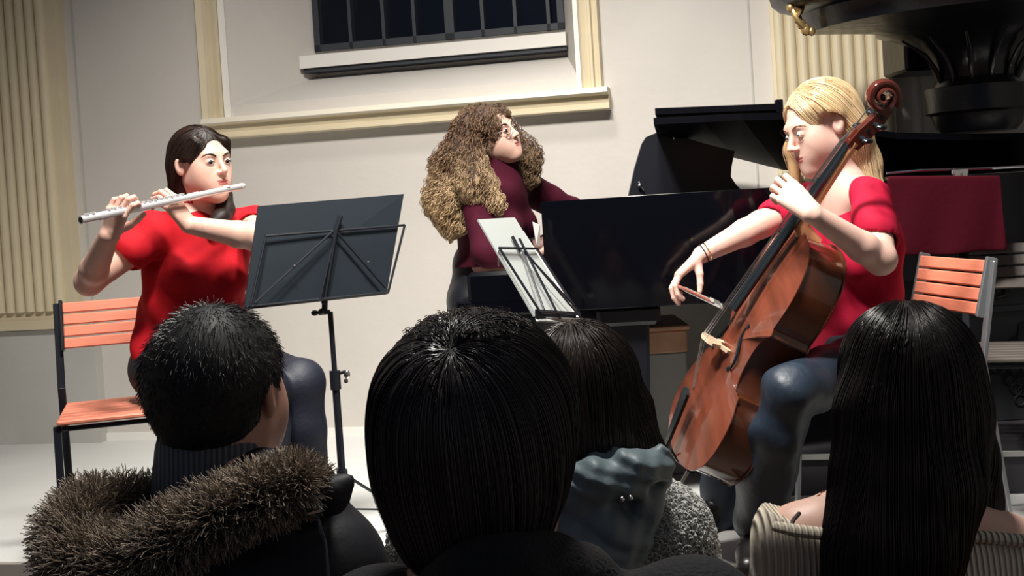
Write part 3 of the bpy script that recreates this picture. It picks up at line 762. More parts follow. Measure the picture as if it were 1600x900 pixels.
# ---------------- folding chairs ----------------
def make_chair(label, slat=M_SLAT, frame_m=M_DARKMET):
    """origin on the floor under the seat centre, sitter faces +Y"""
    t = thing('folding_chair', label, 'chair')
    W, Z, T = .40, .442, .768
    for x in (-1, 1):
        mb = MB(); mb.bar((x*W/2, -.235, 0.0), (x*W/2, -.172, Z+.06), .024, .013); mb.bar((x*W/2, -.172, Z+.055), (x*W/2, -.218, T), .024, .013); mb.build('leg', frame_m, t, world=False)
        mb = MB(); mb.bar((x*(W/2-.010), .225, 0.0), (x*(W/2-.010), .19, Z-.010), .022, .012); mb.build('leg', frame_m, t, world=False)
        mb = MB(); Rr = Matrix.Rotation(R_(14), 3, 'X')
        mb.box((x*(W/2-.012), -.200, T-.072), (.012, .034, .165), Rr, bev=.003); mb.build('back_upright', frame_m, t, world=False)
    for a_ in ((-.222, .11),): MB().bar((-W/2, *a_), (W/2, *a_), .012, .012).build('crossbar', frame_m, t, world=False)
    mb = MB()
    mb.bar((-W/2+.02, .19, Z-.02), (W/2-.02, .19, Z-.02), .014, .014); mb.bar((-W/2+.00, -.172, Z-.02), (W/2-.00, -.172, Z-.02), .014, .014)
    for x in (-1, 1): mb.bar((x*(W/2-.03), -.17, Z-.018), (x*(W/2-.03), .20, Z-.018), .018, .012)
    mb.build('seat_frame', frame_m, t, world=False)
    mb = MB()
    for i in range(7): mb.box((0, -.155+i*.057, Z), (W-.02, .048, .014), bev=.004)
    mb.build('seat', slat, t, world=False)
    mb = MB()
    for i in range(4): mb.box((0, -.184-.0092*(i-1), T-.128+i*.0375), (W-.035, .012, .0335), Rr, bev=.003)
    mb.build('backrest', slat, t, world=False)
    return t
def copy_thing(o, **kw):
    c = o.copy(); C.objects.link(c)
    for ch in list(o.children):
        d = ch.copy(); C.objects.link(d); d.parent = c
        for g in ch.children:
            e = g.copy(); C.objects.link(e); e.parent = d
    for k, v in kw.items(): c[k] = v
    return c
ch1 = make_chair('salmon slatted folding chair with black frame under the flute player')
ch2 = copy_thing(ch1, label='salmon slatted folding chair with grey frame under the cello player')
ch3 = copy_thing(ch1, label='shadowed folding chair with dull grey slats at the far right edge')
for o in ch2.children:
    if o.data.materials[0] == M_DARKMET: o.data = o.data.copy(); o.data.materials[0] = M_STEEL
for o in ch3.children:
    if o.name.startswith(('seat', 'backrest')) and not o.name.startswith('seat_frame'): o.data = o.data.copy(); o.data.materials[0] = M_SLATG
c1 = P(206, 640, 3.86); ch1.location = (c1.x+.01, 3.78, 0); ch1.rotation_euler = (0, 0, R_(180+16))
ch2.location = (1.04, 3.42, 0); ch2.rotation_euler = (0, 0, R_(90+8))
ch3.location = (P(1600, 500, 3.86).x, 3.78, 0); ch3.rotation_euler = (0, 0, R_(180-20))
for o in (ch1, ch2, ch3): o['group'] = 'folding chairs on the stage'

# ---------------- music stands ----------------
def stand_base(t, top, foot_c, r=.30, feet=(20, 140, 260), zh=.20):
    mb = MB(); hub = Vector((foot_c.x, foot_c.y, zh)); mid = Vector((foot_c.x, foot_c.y, .56))
    mb.tube([hub+Vector((0, 0, -.06)), hub.lerp(top, .62)], .0115, 12); mb.tube([hub.lerp(top, .60), top], .008, 12); mb.build('pole', M_DARKMET, t, smooth=True)
    c = hub.lerp(top, .62); mb = MB(); mb.tube([c+Vector((0, 0, -.045)), c+Vector((0, 0, .012))], .0165, 12)
    mb.tube([c, c+Vector((.034, -.01, .008))], .005, 8); mb.build('clamp', M_DARKMET, t, smooth=True)
    mb = MB(); mb.ball(c+Vector((.038, -.012, .0)), (.010, .007, .014), 10); mb.ball(c+Vector((.034, -.012, -.02)), (.007, .006, .008), 8); mb.build('wing_screw', M_CHROME, t, smooth=True)
    mb = MB(); mb.tube([hub+Vector((0, 0, -.018)), hub+Vector((0, 0, .022))], .017, 12); mb.build('hub', M_DARKMET, t, smooth=True)
    for a in feet:
        d = Vector((math.cos(R_(a)), math.sin(R_(a)), 0)); mb = MB()
        f = hub+d*r; f.z = .012; mb.bar(hub+d*.015, f, .013, .008)
        lo = hub+Vector((0, 0, -.10)); mb.bar(lo+d*.01, hub.lerp(f, .72), .009, .005); mb.build('leg', M_DARKMET, t)
        
Y1 = 3.66
st1 = thing('music_stand', 'black wire music stand with a black folder beside the flute player', 'music stand', (P(530, 700, Y1).x, Y1, 0))
top1 = P(505, 472, Y1)
base1 = Vector((P(535, 745, Y1).x, Y1, 0)); zh = P(535, 745, Y1).z
foot = P(620, 790, 4.0)
stand_base(st1, P(516, 487, Y1), base1, r=.27, feet=(38, 158, 278), zh=zh)
mb = MB(); pr = P(516, 487, Y1); mb.bar(pr, P(497, 489, Y1-.01), .014, .014); mb.ball(P(492, 489, Y1-.02), (.012, .008, .009), 10); mb.ball(P(502, 487, Y1-.02), .010, 10)
mb.tube([P(507, 489, Y1), P(508, 458, Y1-.01)], .009, 10); mb.build('tilt_joint', M_DARKMET, st1, smooth=True)
# folder
def plane_pt(u, v, c): return (c[0]*(1-u)+c[1]*u)*(1-v)+(c[3]*(1-u)+c[2]*u)*v
fc = [P(405, 321, 3.56), P(633, 302, 3.78), P(606, 459, 3.70), P(383, 483, 3.48)]
nrm = (fc[1]-fc[0]).cross(fc[3]-fc[0]).normalized()
if nrm.y < 0: nrm = -nrm
mb = MB(); mb.prism([v+nrm*.010 for v in fc], nrm*.008); fo = mb.build('music_folder', M_FOLDER)
props(fo, 'large black folder standing open on the stand beside the flute player', 'folder')
wc = [P(415, 369, 3.545), P(632, 352, 3.765), P(606, 457, 3.69), P(391, 479, 3.47)]
mb = MB()
for i in range(4): mb.tube([wc[i]-nrm*.002, wc[(i+1) % 4]-nrm*.002], .0038, 8)
mb.tube([P(526, 352, 3.655)-nrm*.002, P(499, 470, 3.57)-nrm*.002], .0035, 8)
mb.tube([P(531, 338, 3.66)-nrm*.004, P(520, 372, 3.64)-nrm*.004], .0085, 8)
mb.tube([P(519, 362, 3.64)-nrm*.006, P(397, 474, 3.475)-nrm*.006], .0034, 8); mb.tube([P(524, 362, 3.645)-nrm*.006, P(601, 450, 3.69)-nrm*.006], .0034, 8)
mb.tube([P(524, 360, 3.645)-nrm*.004, P(505, 475, 3.60)-nrm*.004], .0075, 8)
lip = [P(391, 479, 3.47), P(606, 457, 3.69)]
mb.bar(lip[0]+nrm*.012, lip[1]+nrm*.012, .030, .004, up=(0, 0, 1)); mb.build('desk_frame', M_DARKMET, st1)
for q_ in (P(458, 416, 3.55), P(573, 410, 3.66)): MB().ball(q_-nrm*.010, .004, 8).build('rivet', M_CHROME, st1, smooth=True)

# second stand, facing the cellist
Y2 = 3.22
st2 = thing('music_stand', 'wire music stand with grey sheets in front of the pianist and keyboard', 'music stand', (P(905, 700, Y2).x, Y2, 0))
sc4 = [P(750, 341, 3.12), P(807, 338, 3.45), P(903, 494, 3.43), P(838, 492, 3.10)]
n2 = (sc4[1]-sc4[0]).cross(sc4[3]-sc4[0]).normalized()
if n2.dot(sc4[0]-Vector((0, 0, 1))) < 0: n2 = -n2
mb = MB(); mb.prism([v+n2*.006 for v in sc4], n2*.004); sh = mb.build('sheet_music', M_PAPER)
props(sh, 'grey backed sheet of music on the slanted stand before the pianist', 'sheet music', 'loose music sheets on the slanted stand')
pc4 = [P(816, 352, 3.47), P(824, 352, 3.50), P(873, 422, 3.49), P(868, 425, 3.45)]
mb = MB(); mb.prism([P(806, 346, 3.46)+n2*.014, P(824, 357, 3.52)+n2*.014, P(912, 492, 3.50)+n2*.014, P(896, 490, 3.44)+n2*.014], n2*.003)
s2 = mb.build('sheet_music', M_PAPERW); props(s2, 'white page edge jutting right of the grey sheet on the slanted stand', 'sheet music', 'loose music sheets on the slanted stand')
mb = MB(); mb.prism([P(832, 347, 3.56), P(843, 352, 3.58), P(843, 385, 3.58), P(838, 382, 3.56)], (.002, .004, 0))
mb.build('page_corner', M_PAPERW, s2)
f4 = [P(779, 388, 3.12), P(838, 389, 3.44), P(905, 492, 3.43), P(843, 488, 3.10)]
mb = MB()
for i in range(4): mb.tube([f4[i]-n2*.002, f4[(i+1) % 4]-n2*.002], .0034, 8)
mb.tube([P(809, 374, 3.29)-n2*.005, P(873, 500, 3.25)-n2*.005], .0035, 8)
mb.tube([P(798, 371, 3.29)-n2*.005, P(811, 395, 3.28)-n2*.005], .005, 8)
mb.tube([P(814, 394, 3.28)-n2*.006, P(847, 486, 3.11)-n2*.006], .003, 8); mb.tube([P(816, 395, 3.28)-n2*.006, P(902, 488, 3.41)-n2*.006], .003, 8)
mb.tube([P(816, 395, 3.28)-n2*.008, P(905, 500, 3.34)-n2*.008], .003, 8)
mb.bar(f4[3]+n2*.012, f4[2]+n2*.012, .004, .028, up=(0, 0, 1)); mb.build('desk_frame', M_DARKMET, st2)
mb = MB(); mb.bar(P(779, 390, 3.12), P(779, 416, 3.12), .006, .004); mb.build('page_clip', M_CHROME, st2)
stand_base(st2, P(880, 505, 3.26), Vector((P(890, 720, 3.3).x, 3.30, 0)), r=.27, feet=(70, 190, 310), zh=.22)
# pale ledge of sheets at the foot of the slanted desk
mb = MB(); mb.prism([P(846, 490, 3.11)+n2*.02, P(924, 494, 3.40)+n2*.02, P(908, 500, 3.36)+n2*.02, P(848, 497, 3.08)+n2*.02], (0, 0, .003)); mb.build('desk_ledge', M_PAPER, st2)

# piano bench
bx = P(765, 470, 4.40); bench = thing('piano_bench', 'black piano bench under the curly haired pianist', 'bench', (bx.x, 4.40, 0))
Rb = Matrix.Rotation(-al, 3, 'Z')
mb = MB(); mb.box((bx.x, 4.40, .475), (.34, .62, .07), Rb, bev=.02); mb.build('seat', M_LACQM, bench)
mb = MB(); mb.box((bx.x, 4.40, .41), (.30, .56, .06), Rb, bev=.008); mb.build('apron', M_LACQM, bench)
for a in (-1, 1):
    for b in (-1, 1):
        c = Rb @ Vector((a*.13, b*.25, 0)); mb = MB(); mb.box((bx.x+c.x, 4.40+c.y, .19), (.045, .045, .38), Rb, taper=.7, bev=.004); mb.build('leg', M_LACQM, bench)
# ---------------- people: materials ----------------
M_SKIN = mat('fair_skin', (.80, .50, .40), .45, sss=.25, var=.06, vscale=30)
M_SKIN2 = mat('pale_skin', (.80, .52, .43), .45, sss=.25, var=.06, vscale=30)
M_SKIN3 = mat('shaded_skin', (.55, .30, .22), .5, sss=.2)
M_LIP = mat('lips', (.50, .16, .14), .35, sss=.1)
M_REDT = mat('bright_red_jersey', (.52, .009, .018), .8, var=.12, vscale=4, bump=.7, bscale=9, spec=.2, stretch=(1, 1, .5))
M_CRIM = mat('crimson_jersey', (.45, .007, .038), .8, var=.12, vscale=4, bump=.7, bscale=9, spec=.2, stretch=(1, 1, .5))
M_MAROON = mat('maroon_knit', (.050, .004, .014), .85, bump=.2, bscale=20, spec=.15)
M_NAVY = mat('navy_trousers', (.008, .011, .024), .6, bump=.1, bscale=90)
M_BLACKT = mat('black_trousers', (.008, .009, .014), .45)
M_JEANS = mat('dark_blue_jeans', (.018, .032, .055), .48, var=.35, vscale=9, bump=1.0, bscale=9, stretch=(1, 1, .6))
M_SHOE = mat('black_shoe_leather', (.010, .009, .010), .35)
M_HAIR_DB = mat('dark_brown_hair', (.012, .007, .006), .28, island=(.045, .026, .018))
M_SHELL_DB = mat('dark_brown_scalp', (.018, .010, .008), .55)
M_HAIR_CURL = mat('curly_brown_hair', (.04, .020, .012), .38, island=(.22, .12, .06))
M_SHELL_CURL = mat('curly_hair_inside', (.05, .026, .015), .8)
M_HAIR_BL = mat('blonde_hair', (.88, .70, .45), .32, island=(.62, .42, .22))
M_SHELL_BL = mat('blonde_hair_inside', (.50, .33, .16), .7)
M_HAIR_BK2 = mat('combed_dark_hair', (.014, .012, .014), .27, island=(.10, .085, .085))
M_HAIR_LONG = mat('long_black_hair', (.010, .007, .007), .33, island=(.022, .014, .012))
M_HAIR_BK = mat('black_hair', (.007, .006, .007), .34, island=(.022, .018, .018))
M_SHELL_BK = mat('black_hair_inside', (.005, .005, .006), .6)
M_HAIR_BR = mat('brown_bob_hair', (.022, .014, .012), .34, island=(.055, .036, .028))
M_SHELL_BR = mat('brown_bob_inside', (.012, .008, .008), .7)
M_FUR = mat('brown_hood_fur', (.07, .052, .040), .5, island=(.62, .50, .38))
M_FURIN = mat('fur_backing', (.02, .016, .014), .9)
M_PARKA = mat('black_parka_cloth', (.006, .007, .013), .6, bump=.1, bscale=60)
M_COAT = mat('charcoal_wool_coat', (.006, .0065, .009), .9, bump=.4, bscale=220)
M_COLLAR = rib_mat('grey_knit_collar', (.16, .17, .20), (.07, .075, .09), 150, 0)
M_SHERPA = mat('grey_teddy_fleece', (.46, .47, .45), .95, var=.35, vscale=60, bump=1.0, bscale=90, island=None)
M_SHERPAF = mat('grey_fleece_curl', (.74, .75, .72), .9, island=(.44, .45, .43))
M_QUILT = mat('blue_grey_puffer_cloth', (.15, .205, .23), .5, var=.15, vscale=9, bump=.5, bscale=18)
M_SWEATER = rib_mat('cream_rib_knit', (.86, .78, .63), (.60, .52, .40), 130, 0, depth=.9)
M_VARN = mat('cello_varnish_red_brown', (.10, .026, .012), .18, var=.5, vscale=3.5, stretch=(6, .8, 6), coat=.6)
M_VARNB = mat('cello_rib_varnish', (.13, .036, .015), .16, var=.6, vscale=4, stretch=(1, 1, 1), coat=.7)
M_SPRUCE = mat('cello_top_varnish', (.20, .052, .028), .25, var=.4, vscale=5, stretch=(10, .6, 1), coat=.5)
M_NECK = mat('bare_maple_neck', (.62, .30, .15), .35)
M_EBONY = mat('ebony', (.010, .014, .018), .22)
M_SCROLL = mat('dark_red_scroll', (.10, .020, .014), .15, coat=.6)
M_BRIDGE = mat('pale_maple_bridge', (.74, .56, .38), .45)
M_BOWSTICK = mat('red_brown_bow_stick', (.25, .07, .05), .25)
M_BOWHAIR = mat('white_horsehair', (.86, .84, .80), .4)
M_GOLD = mat('gold', (.8, .55, .25), .25, metal=1.0)
M_BANDD = mat('dark_cord', (.03, .02, .02), .6)
M_GLASS = bpy.data.materials.new('clear_lens'); M_GLASS.use_nodes = True
_b = M_GLASS.node_tree.nodes['Principled BSDF']; _b.inputs['Transmission Weight'].default_value = 1; _b.inputs['Roughness'].default_value = .02; _b.inputs['IOR'].default_value = 1.12

def NP(px, py, Y): return A(P(px, py, Y))
def person(label, loc, group=None): return thing('person', label, 'person', loc, 0, group)
def shoe(name, ankle, toe_dir, parent, m=M_SHOE, buckle=False, s=1.0):
    a = A(ankle); d = unit(toe_dir); F = Fld(); z = A((0, 0, 1)); fl = a[2]
    F.cap(a+d*-.03+z*(.0), a+d*.02-z*.015, .040*s, .038*s, .02); F.cap(a-d*.035-z*.035, a+d*.09-z*.04, .034*s, .036*s, .03); F.cap(a+d*.09-z*.040, a+d*.155-z*.048, .038*s, .030*s, .03)
    zb = a[2]-.068
    F.post = lambda X, dd: np.maximum(dd, zb-X[:, 2])
    o = fobj(name, F, .005, m, parent)
    if buckle:
        r = np.cross(d, z); c = Vector(a+d*.085-z*.008); mb = MB(); R3 = Matrix((Vector(r), Vector(d), Vector(z))).transposed()
        q = [c+R3 @ Vector((x, y, 0)) for x, y in ((-.017, -.012), (.017, -.012), (.017, .012), (-.017, .012), (-.017, -.012))]
        mb.tube(q, .0028, 6); mb.bar(c+R3 @ Vector((-.006, -.012, 0)), c+R3 @ Vector((-.006, .012, 0)), .003, .003); mb.build('buckle', M_CHROME, o, smooth=False)
    return o
def gravity(c, outw=.0, down=1.0, extra=None):
    c = A(c)
    def fn(X, i):
        d = X-c; h = d.copy(); h[:, 2] = 0; n = np.linalg.norm(h, axis=1)[:, None]; h = h/np.maximum(n, 1e-4)
        v = h*outw*np.clip(1.2-n/.09, 0.05, 1)+A((0, 0, -down))
        if extra is not None: v = v+extra(X, i)
        return v
    return fn

# ================= cello =================
cb = P(1058, 708, 3.32); ct = P(1383, 131, 3.11)
Lv = (ct-cb); CS = Lv.length/1.225; Lv.normalize()
th_ = R_(5)   # front plate turned this far toward the camera
n0 = Vector((-1, 0, 0)); n0 = (n0-Lv*n0.dot(Lv)).normalized(); n1 = Lv.cross(n0)
if n1.y > 0: n1 = -n1
CN = (n0*math.cos(th_)+n1*math.sin(th_)).normalized(); CW = Lv.cross(CN).normalized()   # x=width, y=length, z=front normal
RC = Matrix((CW, Lv, CN)).transposed()
def cw(x, y, z): return RC @ Vector((x*CS, y*CS, z*CS))+cb
cello = thing('cello', 'red brown varnished cello held between the knees of the blonde player', 'cello', cb)
half = [(0, 0), (.06, .002), (.13, .018), (.185, .055), (.214, .11), (.219, .17), (.208, .225), (.185, .265), (.180, .282), (.170, .285), (.150, .278), (.128, .305), (.116, .345), (.114, .39), (.122, .43), (.142, .462), (.158, .468), (.163, .475), (.155, .495),
        (.162, .53), (.168, .575), (.164, .63), (.145, .685), (.105, .727), (.06, .745), (.025, .752), (0, .753)]
def dense(h):
    o = []; n = len(h); corner = {(.185, .265), (.180, .282), (.170, .285), (.158, .468), (.163, .475), (.155, .495)}
    for i in range(n-1):
        p0, p1, p2, p3 = h[max(i-1, 0)], h[i], h[i+1], h[min(i+2, n-1)]
        if i == 0: p0 = (-h[1][0], h[1][1])
        if i == n-2: p3 = (-h[n-2][0], h[n-2][1])
        if p1 in corner: p0 = p1
        if p2 in corner: p3 = p2
        for t in (0, .25, .5, .75):
            o.append(tuple(.5*(2*p1[k]+(p2[k]-p0[k])*t+(2*p0[k]-5*p1[k]+4*p2[k]-p3[k])*t*t+(3*p1[k]-p0[k]-3*p2[k]+p3[k])*t**3) for k in (0, 1)))
    return o+[h[-1]]
hd = dense(half); outl = hd+[(-x, y) for x, y in reversed(hd[1:-1])]; no = len(outl); cxy = (0, .37)
def plate(z0, sgn, arch, ov, m, name, nr=9):
    mb = MB(); vs = []
    for j in range(nr+1):
        t = j/nr
        for x, y in outl:
            k = (1-t); X = x*k; Yy = cxy[1]+(y-cxy[1])*k
            if j == 0: X = x*(1+ov/.2); Yy = cxy[1]+(y-cxy[1])*(1+ov/.37)
            zz_ = arch*(1-(1-t)**3.2) if j else 0
            vs.append(cw(X, Yy, z0+sgn*(zz_+.003)))
    b = len(vs); vs += [cw(x*(1+ov/.2), cxy[1]+(y-cxy[1])*(1+ov/.37), z0) for x, y in outl]
    fs = [(j*no+i, j*no+(i+1) % no, (j+1)*no+(i+1) % no, (j+1)*no+i) for j in range(nr) for i in range(no)]
    fs += [(b+i, b+(i+1) % no, (i+1) % no, i) for i in range(no)]+[tuple(range(b, b+no))]
    mb.add(vs, fs); return mb.build(name, m, cello, smooth=True)
RB = .118
plate(0, 1, .026, .006, M_SPRUCE, 'top_plate'); plate(-RB, -1, .024, .006, M_VARN, 'back_plate')
mb = MB(); mb.add([cw(x, y, -RB) for x, y in outl]+[cw(x, y, 0) for x, y in outl], [(i, (i+1) % no, no+(i+1) % no, no+i) for i in range(no)])
mb.build('ribs', M_VARNB, cello, smooth=True)
for s_ in (-1, 1):   # f holes
    mb = MB(); pts = []
    for i in range(15):
        t = i/14; pts.append((s_*(.060+.030*(1-t)+.010*math.sin(t*math.pi*2)), .315+.145*t))
    zf = lambda x, y: .003+.026*(1-(max(abs(x)/.16, abs(y-.37)/.40))**3.2)+.0015
    mb.tube([cw(x, y, zf(x, y)) for x, y in pts], [.0018*CS+.0035*math.sin(math.pi*i/14)*CS for i in range(15)], 6, squash=1)
    mb.ball(cw(pts[0][0]-s_*.006, pts[0][1]+.006, zf(*pts[0])), .008, 8); mb.ball(cw(pts[-1][0]+s_*.006, pts[-1][1]-.006, zf(*pts[-1])), .006, 8)
    mb.build('sound_hole', M_EBONY, cello, smooth=True)
bz = .105   # bridge height
mb = MB(); bo_ = [(-.045, 0), (-.046, .012), (-.026, .030), (-.040, .05), (-.043, .066), (-.030, .076), (0, .083), (.030, .074), (.043, .062), (.040, .05), (.026, .030), (.046, .012), (.045, 0), (.025, 0), (.012, .02), (-.012, .02), (-.025, 0)]
mb.prism([cw(x, .352, z+.027) for x, z in bo_], Lv*.009); mb.build('bridge', M_BRIDGE, cello)
ntz = .030  # string height at nut
def zs_(y): return bz+(ntz-bz)*(y-.356)/(1.035-.356)
mb = MB(); seg = []
for y, w_ in ((.47, .031), (.70, .027), (1.035, .0155)):
    seg.append([cw(w_*math.sin(a), y, zs_(y)-.020+.010*math.cos(a)) for a in [R_(-80+20*k) for k in range(9)]]+[cw(w_*.7, y, zs_(y)-.031), cw(-w_*.7, y, zs_(y)-.031)])
nn_ = len(seg[0]); vs = [v for s_ in seg for v in s_]
mb.add(vs, [(j*nn_+i, j*nn_+(i+1) % nn_, (j+1)*nn_+(i+1) % nn_, (j+1)*nn_+i) for j in range(2) for i in range(nn_)]+[tuple(range(nn_)), tuple(range(2*nn_, 3*nn_))])
mb.build('fingerboard', M_EBONY, cello, smooth=True)
mb = MB(); mb.tube([cw(0, .735, -.045), cw(0, .748, -.02), cw(0, .775, .012), cw(0, .82, zs_(.82)-.040), cw(0, 1.0, zs_(1.0)-.034), cw(0, 1.045, zs_(1.045)-.034)], [.030, .028, .021, .0165, .0145, .017], 14); mb.build('neck', M_NECK, cello, smooth=True)
for i, x in enumerate((-.0165, -.0055, .0055, .0165)):
    mb = MB(); mb.tube([cw(x*.6, .20, .055), cw(x*1.1, .356, bz+.004-abs(x)*.25), cw(x*.55, 1.035, ntz), cw(x*.35, 1.09+.02*i, .010)], .0011, 5); mb.build('string', M_CHROME, cello)
mb = MB(); tp = [(-.026, .185), (-.021, .10), (-.013, .03), (-.008, .005), (.008, .005), (.013, .03), (.021, .10), (.026, .185), (0, .20)]
mb.prism([cw(x, y, .036+.030*(y/.19)) for x, y in tp], CN*.009); mb.build('tailpiece', M_EBONY, cello)
mb = MB(); mb.tube([cw(0, .0, .02), cw(0, -.02, -.01), cw(0, -.03, -RB/2)], .004, 6); mb.tube([cw(0, .01, -RB/2), cw(0, -.035, -RB/2)], .014, 12)
mb.build('end_button', M_EBONY, cello, smooth=True)
e0 = cw(0, -.02, -RB/2); e1 = e0+(e0-cw(0, .3, -RB/2)).normalized()*.10; dd_ = (e0-cw(0, .3, -RB/2)).normalized()
e1 = e0+dd_*((e0.z-.006)/max(-dd_.z, .2)); mb = MB(); mb.tube([e0, e1], [.0055, .0035], 10); mb.build('endpin', M_CHROME, cello, smooth=True)
# peg box and scroll (spiral in the y-z plane)
mb = MB()
pbx = [cw(0, 1.03, ntz-.030), cw(0, 1.06, ntz-.034), cw(0, 1.10, ntz-.044), cw(0, 1.14, ntz-.052)]
for (y0, z0, h0), (y1, z1, h1), w_ in (((1.03, -.002, .036), (1.08, -.016, .044), .034), ((1.08, -.016, .044), (1.13, -.032, .038), .032), ((1.13, -.032, .038), (1.168, -.040, .030), .028)):
    a = [cw(-w_/2, y0, z0-h0/2), cw(w_/2, y0, z0-h0/2), cw(w_/2, y0, z0+h0/2), cw(-w_/2, y0, z0+h0/2)]; b = [cw(-w_/2, y1, z1-h1/2), cw(w_/2, y1, z1-h1/2), cw(w_/2, y1, z1+h1/2), cw(-w_/2, y1, z1+h1/2)]
    mb.hexa(a, b)
mb.build('pegbox', M_SCROLL, cello)
mb = MB(); pts = []; rad = []
cyc, czc = 1.190, -.012
for i in range(56):
    t = i/55; a = -1.75+t*2*math.pi*1.95; r = .040*(1-t)**.62+.004
    pts.append(cw(0, cyc+r*math.sin(-a)*-1*.0+r*math.cos(a), czc+r*math.sin(a))); rad.append((.0135*(1-t)+.007)*CS)
W_ = []
m2 = MB(); ring_prev = None; vs = []; K = 10
for i, p in enumerate(pts):
    t = (pts[min(i+1, 55)]-pts[max(i-1, 0)]).normalized(); o_n = CW.cross(t).normalized(); wd = (.015+.013*(i/55)**.8)*CS; hh_ = rad[i]*.62
    for k in range(K):
        q = 2*math.pi*k/K; c_, s_ = math.cos(q), math.sin(q); pw = lambda v: math.copysign(abs(v)**.6, v)
        vs.append(p+CW*pw(c_)*wd+o_n*pw(s_)*hh_)
m2.add(vs, [(i*K+k, i*K+(k+1) % K, (i+1)*K+(k+1) % K, (i+1)*K+k) for i in range(55) for k in range(K)]+[tuple(range(K)), tuple(range(55*K, 56*K))])
m2.ball(cw(0, cyc, czc), (.0085, .0085, .0085), 10); m2.build('scroll', M_SCROLL, cello, smooth=True)
for i, (y, z, s_) in enumerate(((1.065, -.010, 1), (1.090, -.018, -1), (1.115, -.026, 1), (1.140, -.034, -1))):
    mb = MB(); a = cw(s_*-.018, y, z); b = cw(s_*.050, y, z); c_ = cw(s_*.072, y, z)
    mb.tube([a, b], [.0055, .0075], 10); mb.tube([b, b.lerp(c_, .35), b.lerp(c_, .7), c_], [.007, .0135, .0145, .008], 12, squash=.55); mb.build('peg', M_EBONY, cello, smooth=True)

# ================= cellist =================
cel = person('woman in a crimson top with long blonde hair playing the cello', (P(1325, 560, 3.45).x, 3.45, 0))
hipC, chC, nkC = NP(1336, 552, 3.47), NP(1334, 398, 3.45), NP(1322, 300, 3.45)
right_c = unit((-.5, .87, 0))
HC = frame((-.93, -.26, -.26), (-.20, .02, .97), NP(1283, 199, 3.44), 1.06)
shN, shF = NP(1362, 312, 3.30), NP(1272, 318, 3.60)
elN, wrN = NP(1376, 405, 3.10), NP(1273, 336, 3.02)
elF, wrF = NP(1190, 350, 3.54), NP(1096, 398, 3.53)
F = Fld(); head(F, HC, nkC, .050, 1.0, 0.0, .0013, -.0050)
torso(F, hipC, chC, nkC, right_c, -.004, .98, 1.0)
F.cap(nkC, shN, .045, .046, .05); F.cap(nkC, shF, .045, .046, .05)
arm(F, shN, elN, wrN, .002); arm(F, shF, elF, wrF, .002)
# near hand curls round the neck
yh = .93
for yy in (.86,): pass
hN = NP(1266, 331, 3.02)
fdN = unit(NP(1236, 304, 3.06)-NP(1270, 333, 3.02))
hand(F, hN, fdN, (-.15, .98, .12), thumb=(.35, .1, .9), curls=(.95, .85, .85, .9), k3=(.35, 1.15, .9), tdir=(-.15, .80, .55), s=.98, spread=.12, tcurl=.1)
hF = NP(1094, 400, 3.53); fdF = unit(NP(1066, 424, 3.52)-NP(1096, 398, 3.53))
hand(F, hF, fdF, (.35, -.10, -.93), thumb=(.3, -.9, 0), curls=(.75, .7, .7, .75), k3=(.55, 1.0, .7), tdir=(.05, -.30, -.95), s=.98, spread=.10, tcurl=.2)
leg(F, hipC+right_c*-.09, NP(1234, 612, 3.06), NP(1182, 800, 3.26), 0, (.080, .052, .050, .036)); leg(F, hipC+right_c*.09, NP(1150, 600, 3.66), NP(1128, 800, 3.62))
fine = [(HC[:3, 3]-.135, HC[:3, 3]+.135, .0019), (hN-A((.14, .06, .06)), hN+A((.02, .14, .14)), .0022), (hF-A((.16, .09, .15)), hF+A((.04, .09, .06)), .0022)]
fobj('body', F, .0055, [M_SKIN2, M_LIP], cel, fine, lipfn(HC))
eyes(HC, cel, M_IRISB, (.0, 1, -.25), mat('fair_brow', (.30, .17, .09), .7), .0018, F, .0013, -.0050)
# top
S = Fld(); torso(S, hipC+A((0, 0, .03)), chC, nkC-A((0, 0, .055)), right_c, .010, 1.0, 1.0)
S.cap(nkC-A((0, 0, .05)), shN, .040, .056, .05); S.cap(nkC-A((0, 0, .05)), shF, .040, .056, .05)
S.cap(shN, shN+(elN-shN)*.62, .058, .056, .02); S.cap(shF, shF+(elF-shF)*.80, .055, .050, .02)
S.cap(shN+(elN-shN)*.66, shN+(elN-shN)*1.0, .046, .046, .004, sub=True); S.cap(shF+(elF-shF)*.78, elF, .042, .042, .004, sub=True)
S.ell(hipC+A((0, 0, -.02)), (.185, .15, .10), .03)
S.ell(nkC+A((-.045, -.03, .012)), (.075, .070, .085), .012, sub=True)
wr_ = wrinkle(.010, 52, 1.2); zh_ = hipC[2]-.085
S.post = lambda X, d: np.maximum(wr_(X, d), zh_-X[:, 2])
fobj('shirt', S, .005, M_CRIM, cel)
T_ = Fld(); leg(T_, hipC+right_c*-.09, NP(1233, 612, 3.06), NP(1182, 806, 3.26), .014, (.078, .053, .060, .056)); leg(T_, hipC+right_c*.09, NP(1150, 606, 3.66), NP(1128, 806, 3.62), .014, (.078, .053, .060, .056))
T_.ell(hipC-A((0, 0, .02)), (.17, .15, .11), .05); T_.post = wrinkle(.009, 46, .4); fobj('jeans', T_, .006, M_JEANS, cel)
shoe('shoe', A((P(1180, 800, 3.26).x, 3.26, .075)), (-.35, -.94, 0), cel, buckle=True); shoe('shoe', A((P(1128, 800, 3.62).x, 3.62, .075)), (-.8, -.6, 0), cel, buckle=True)
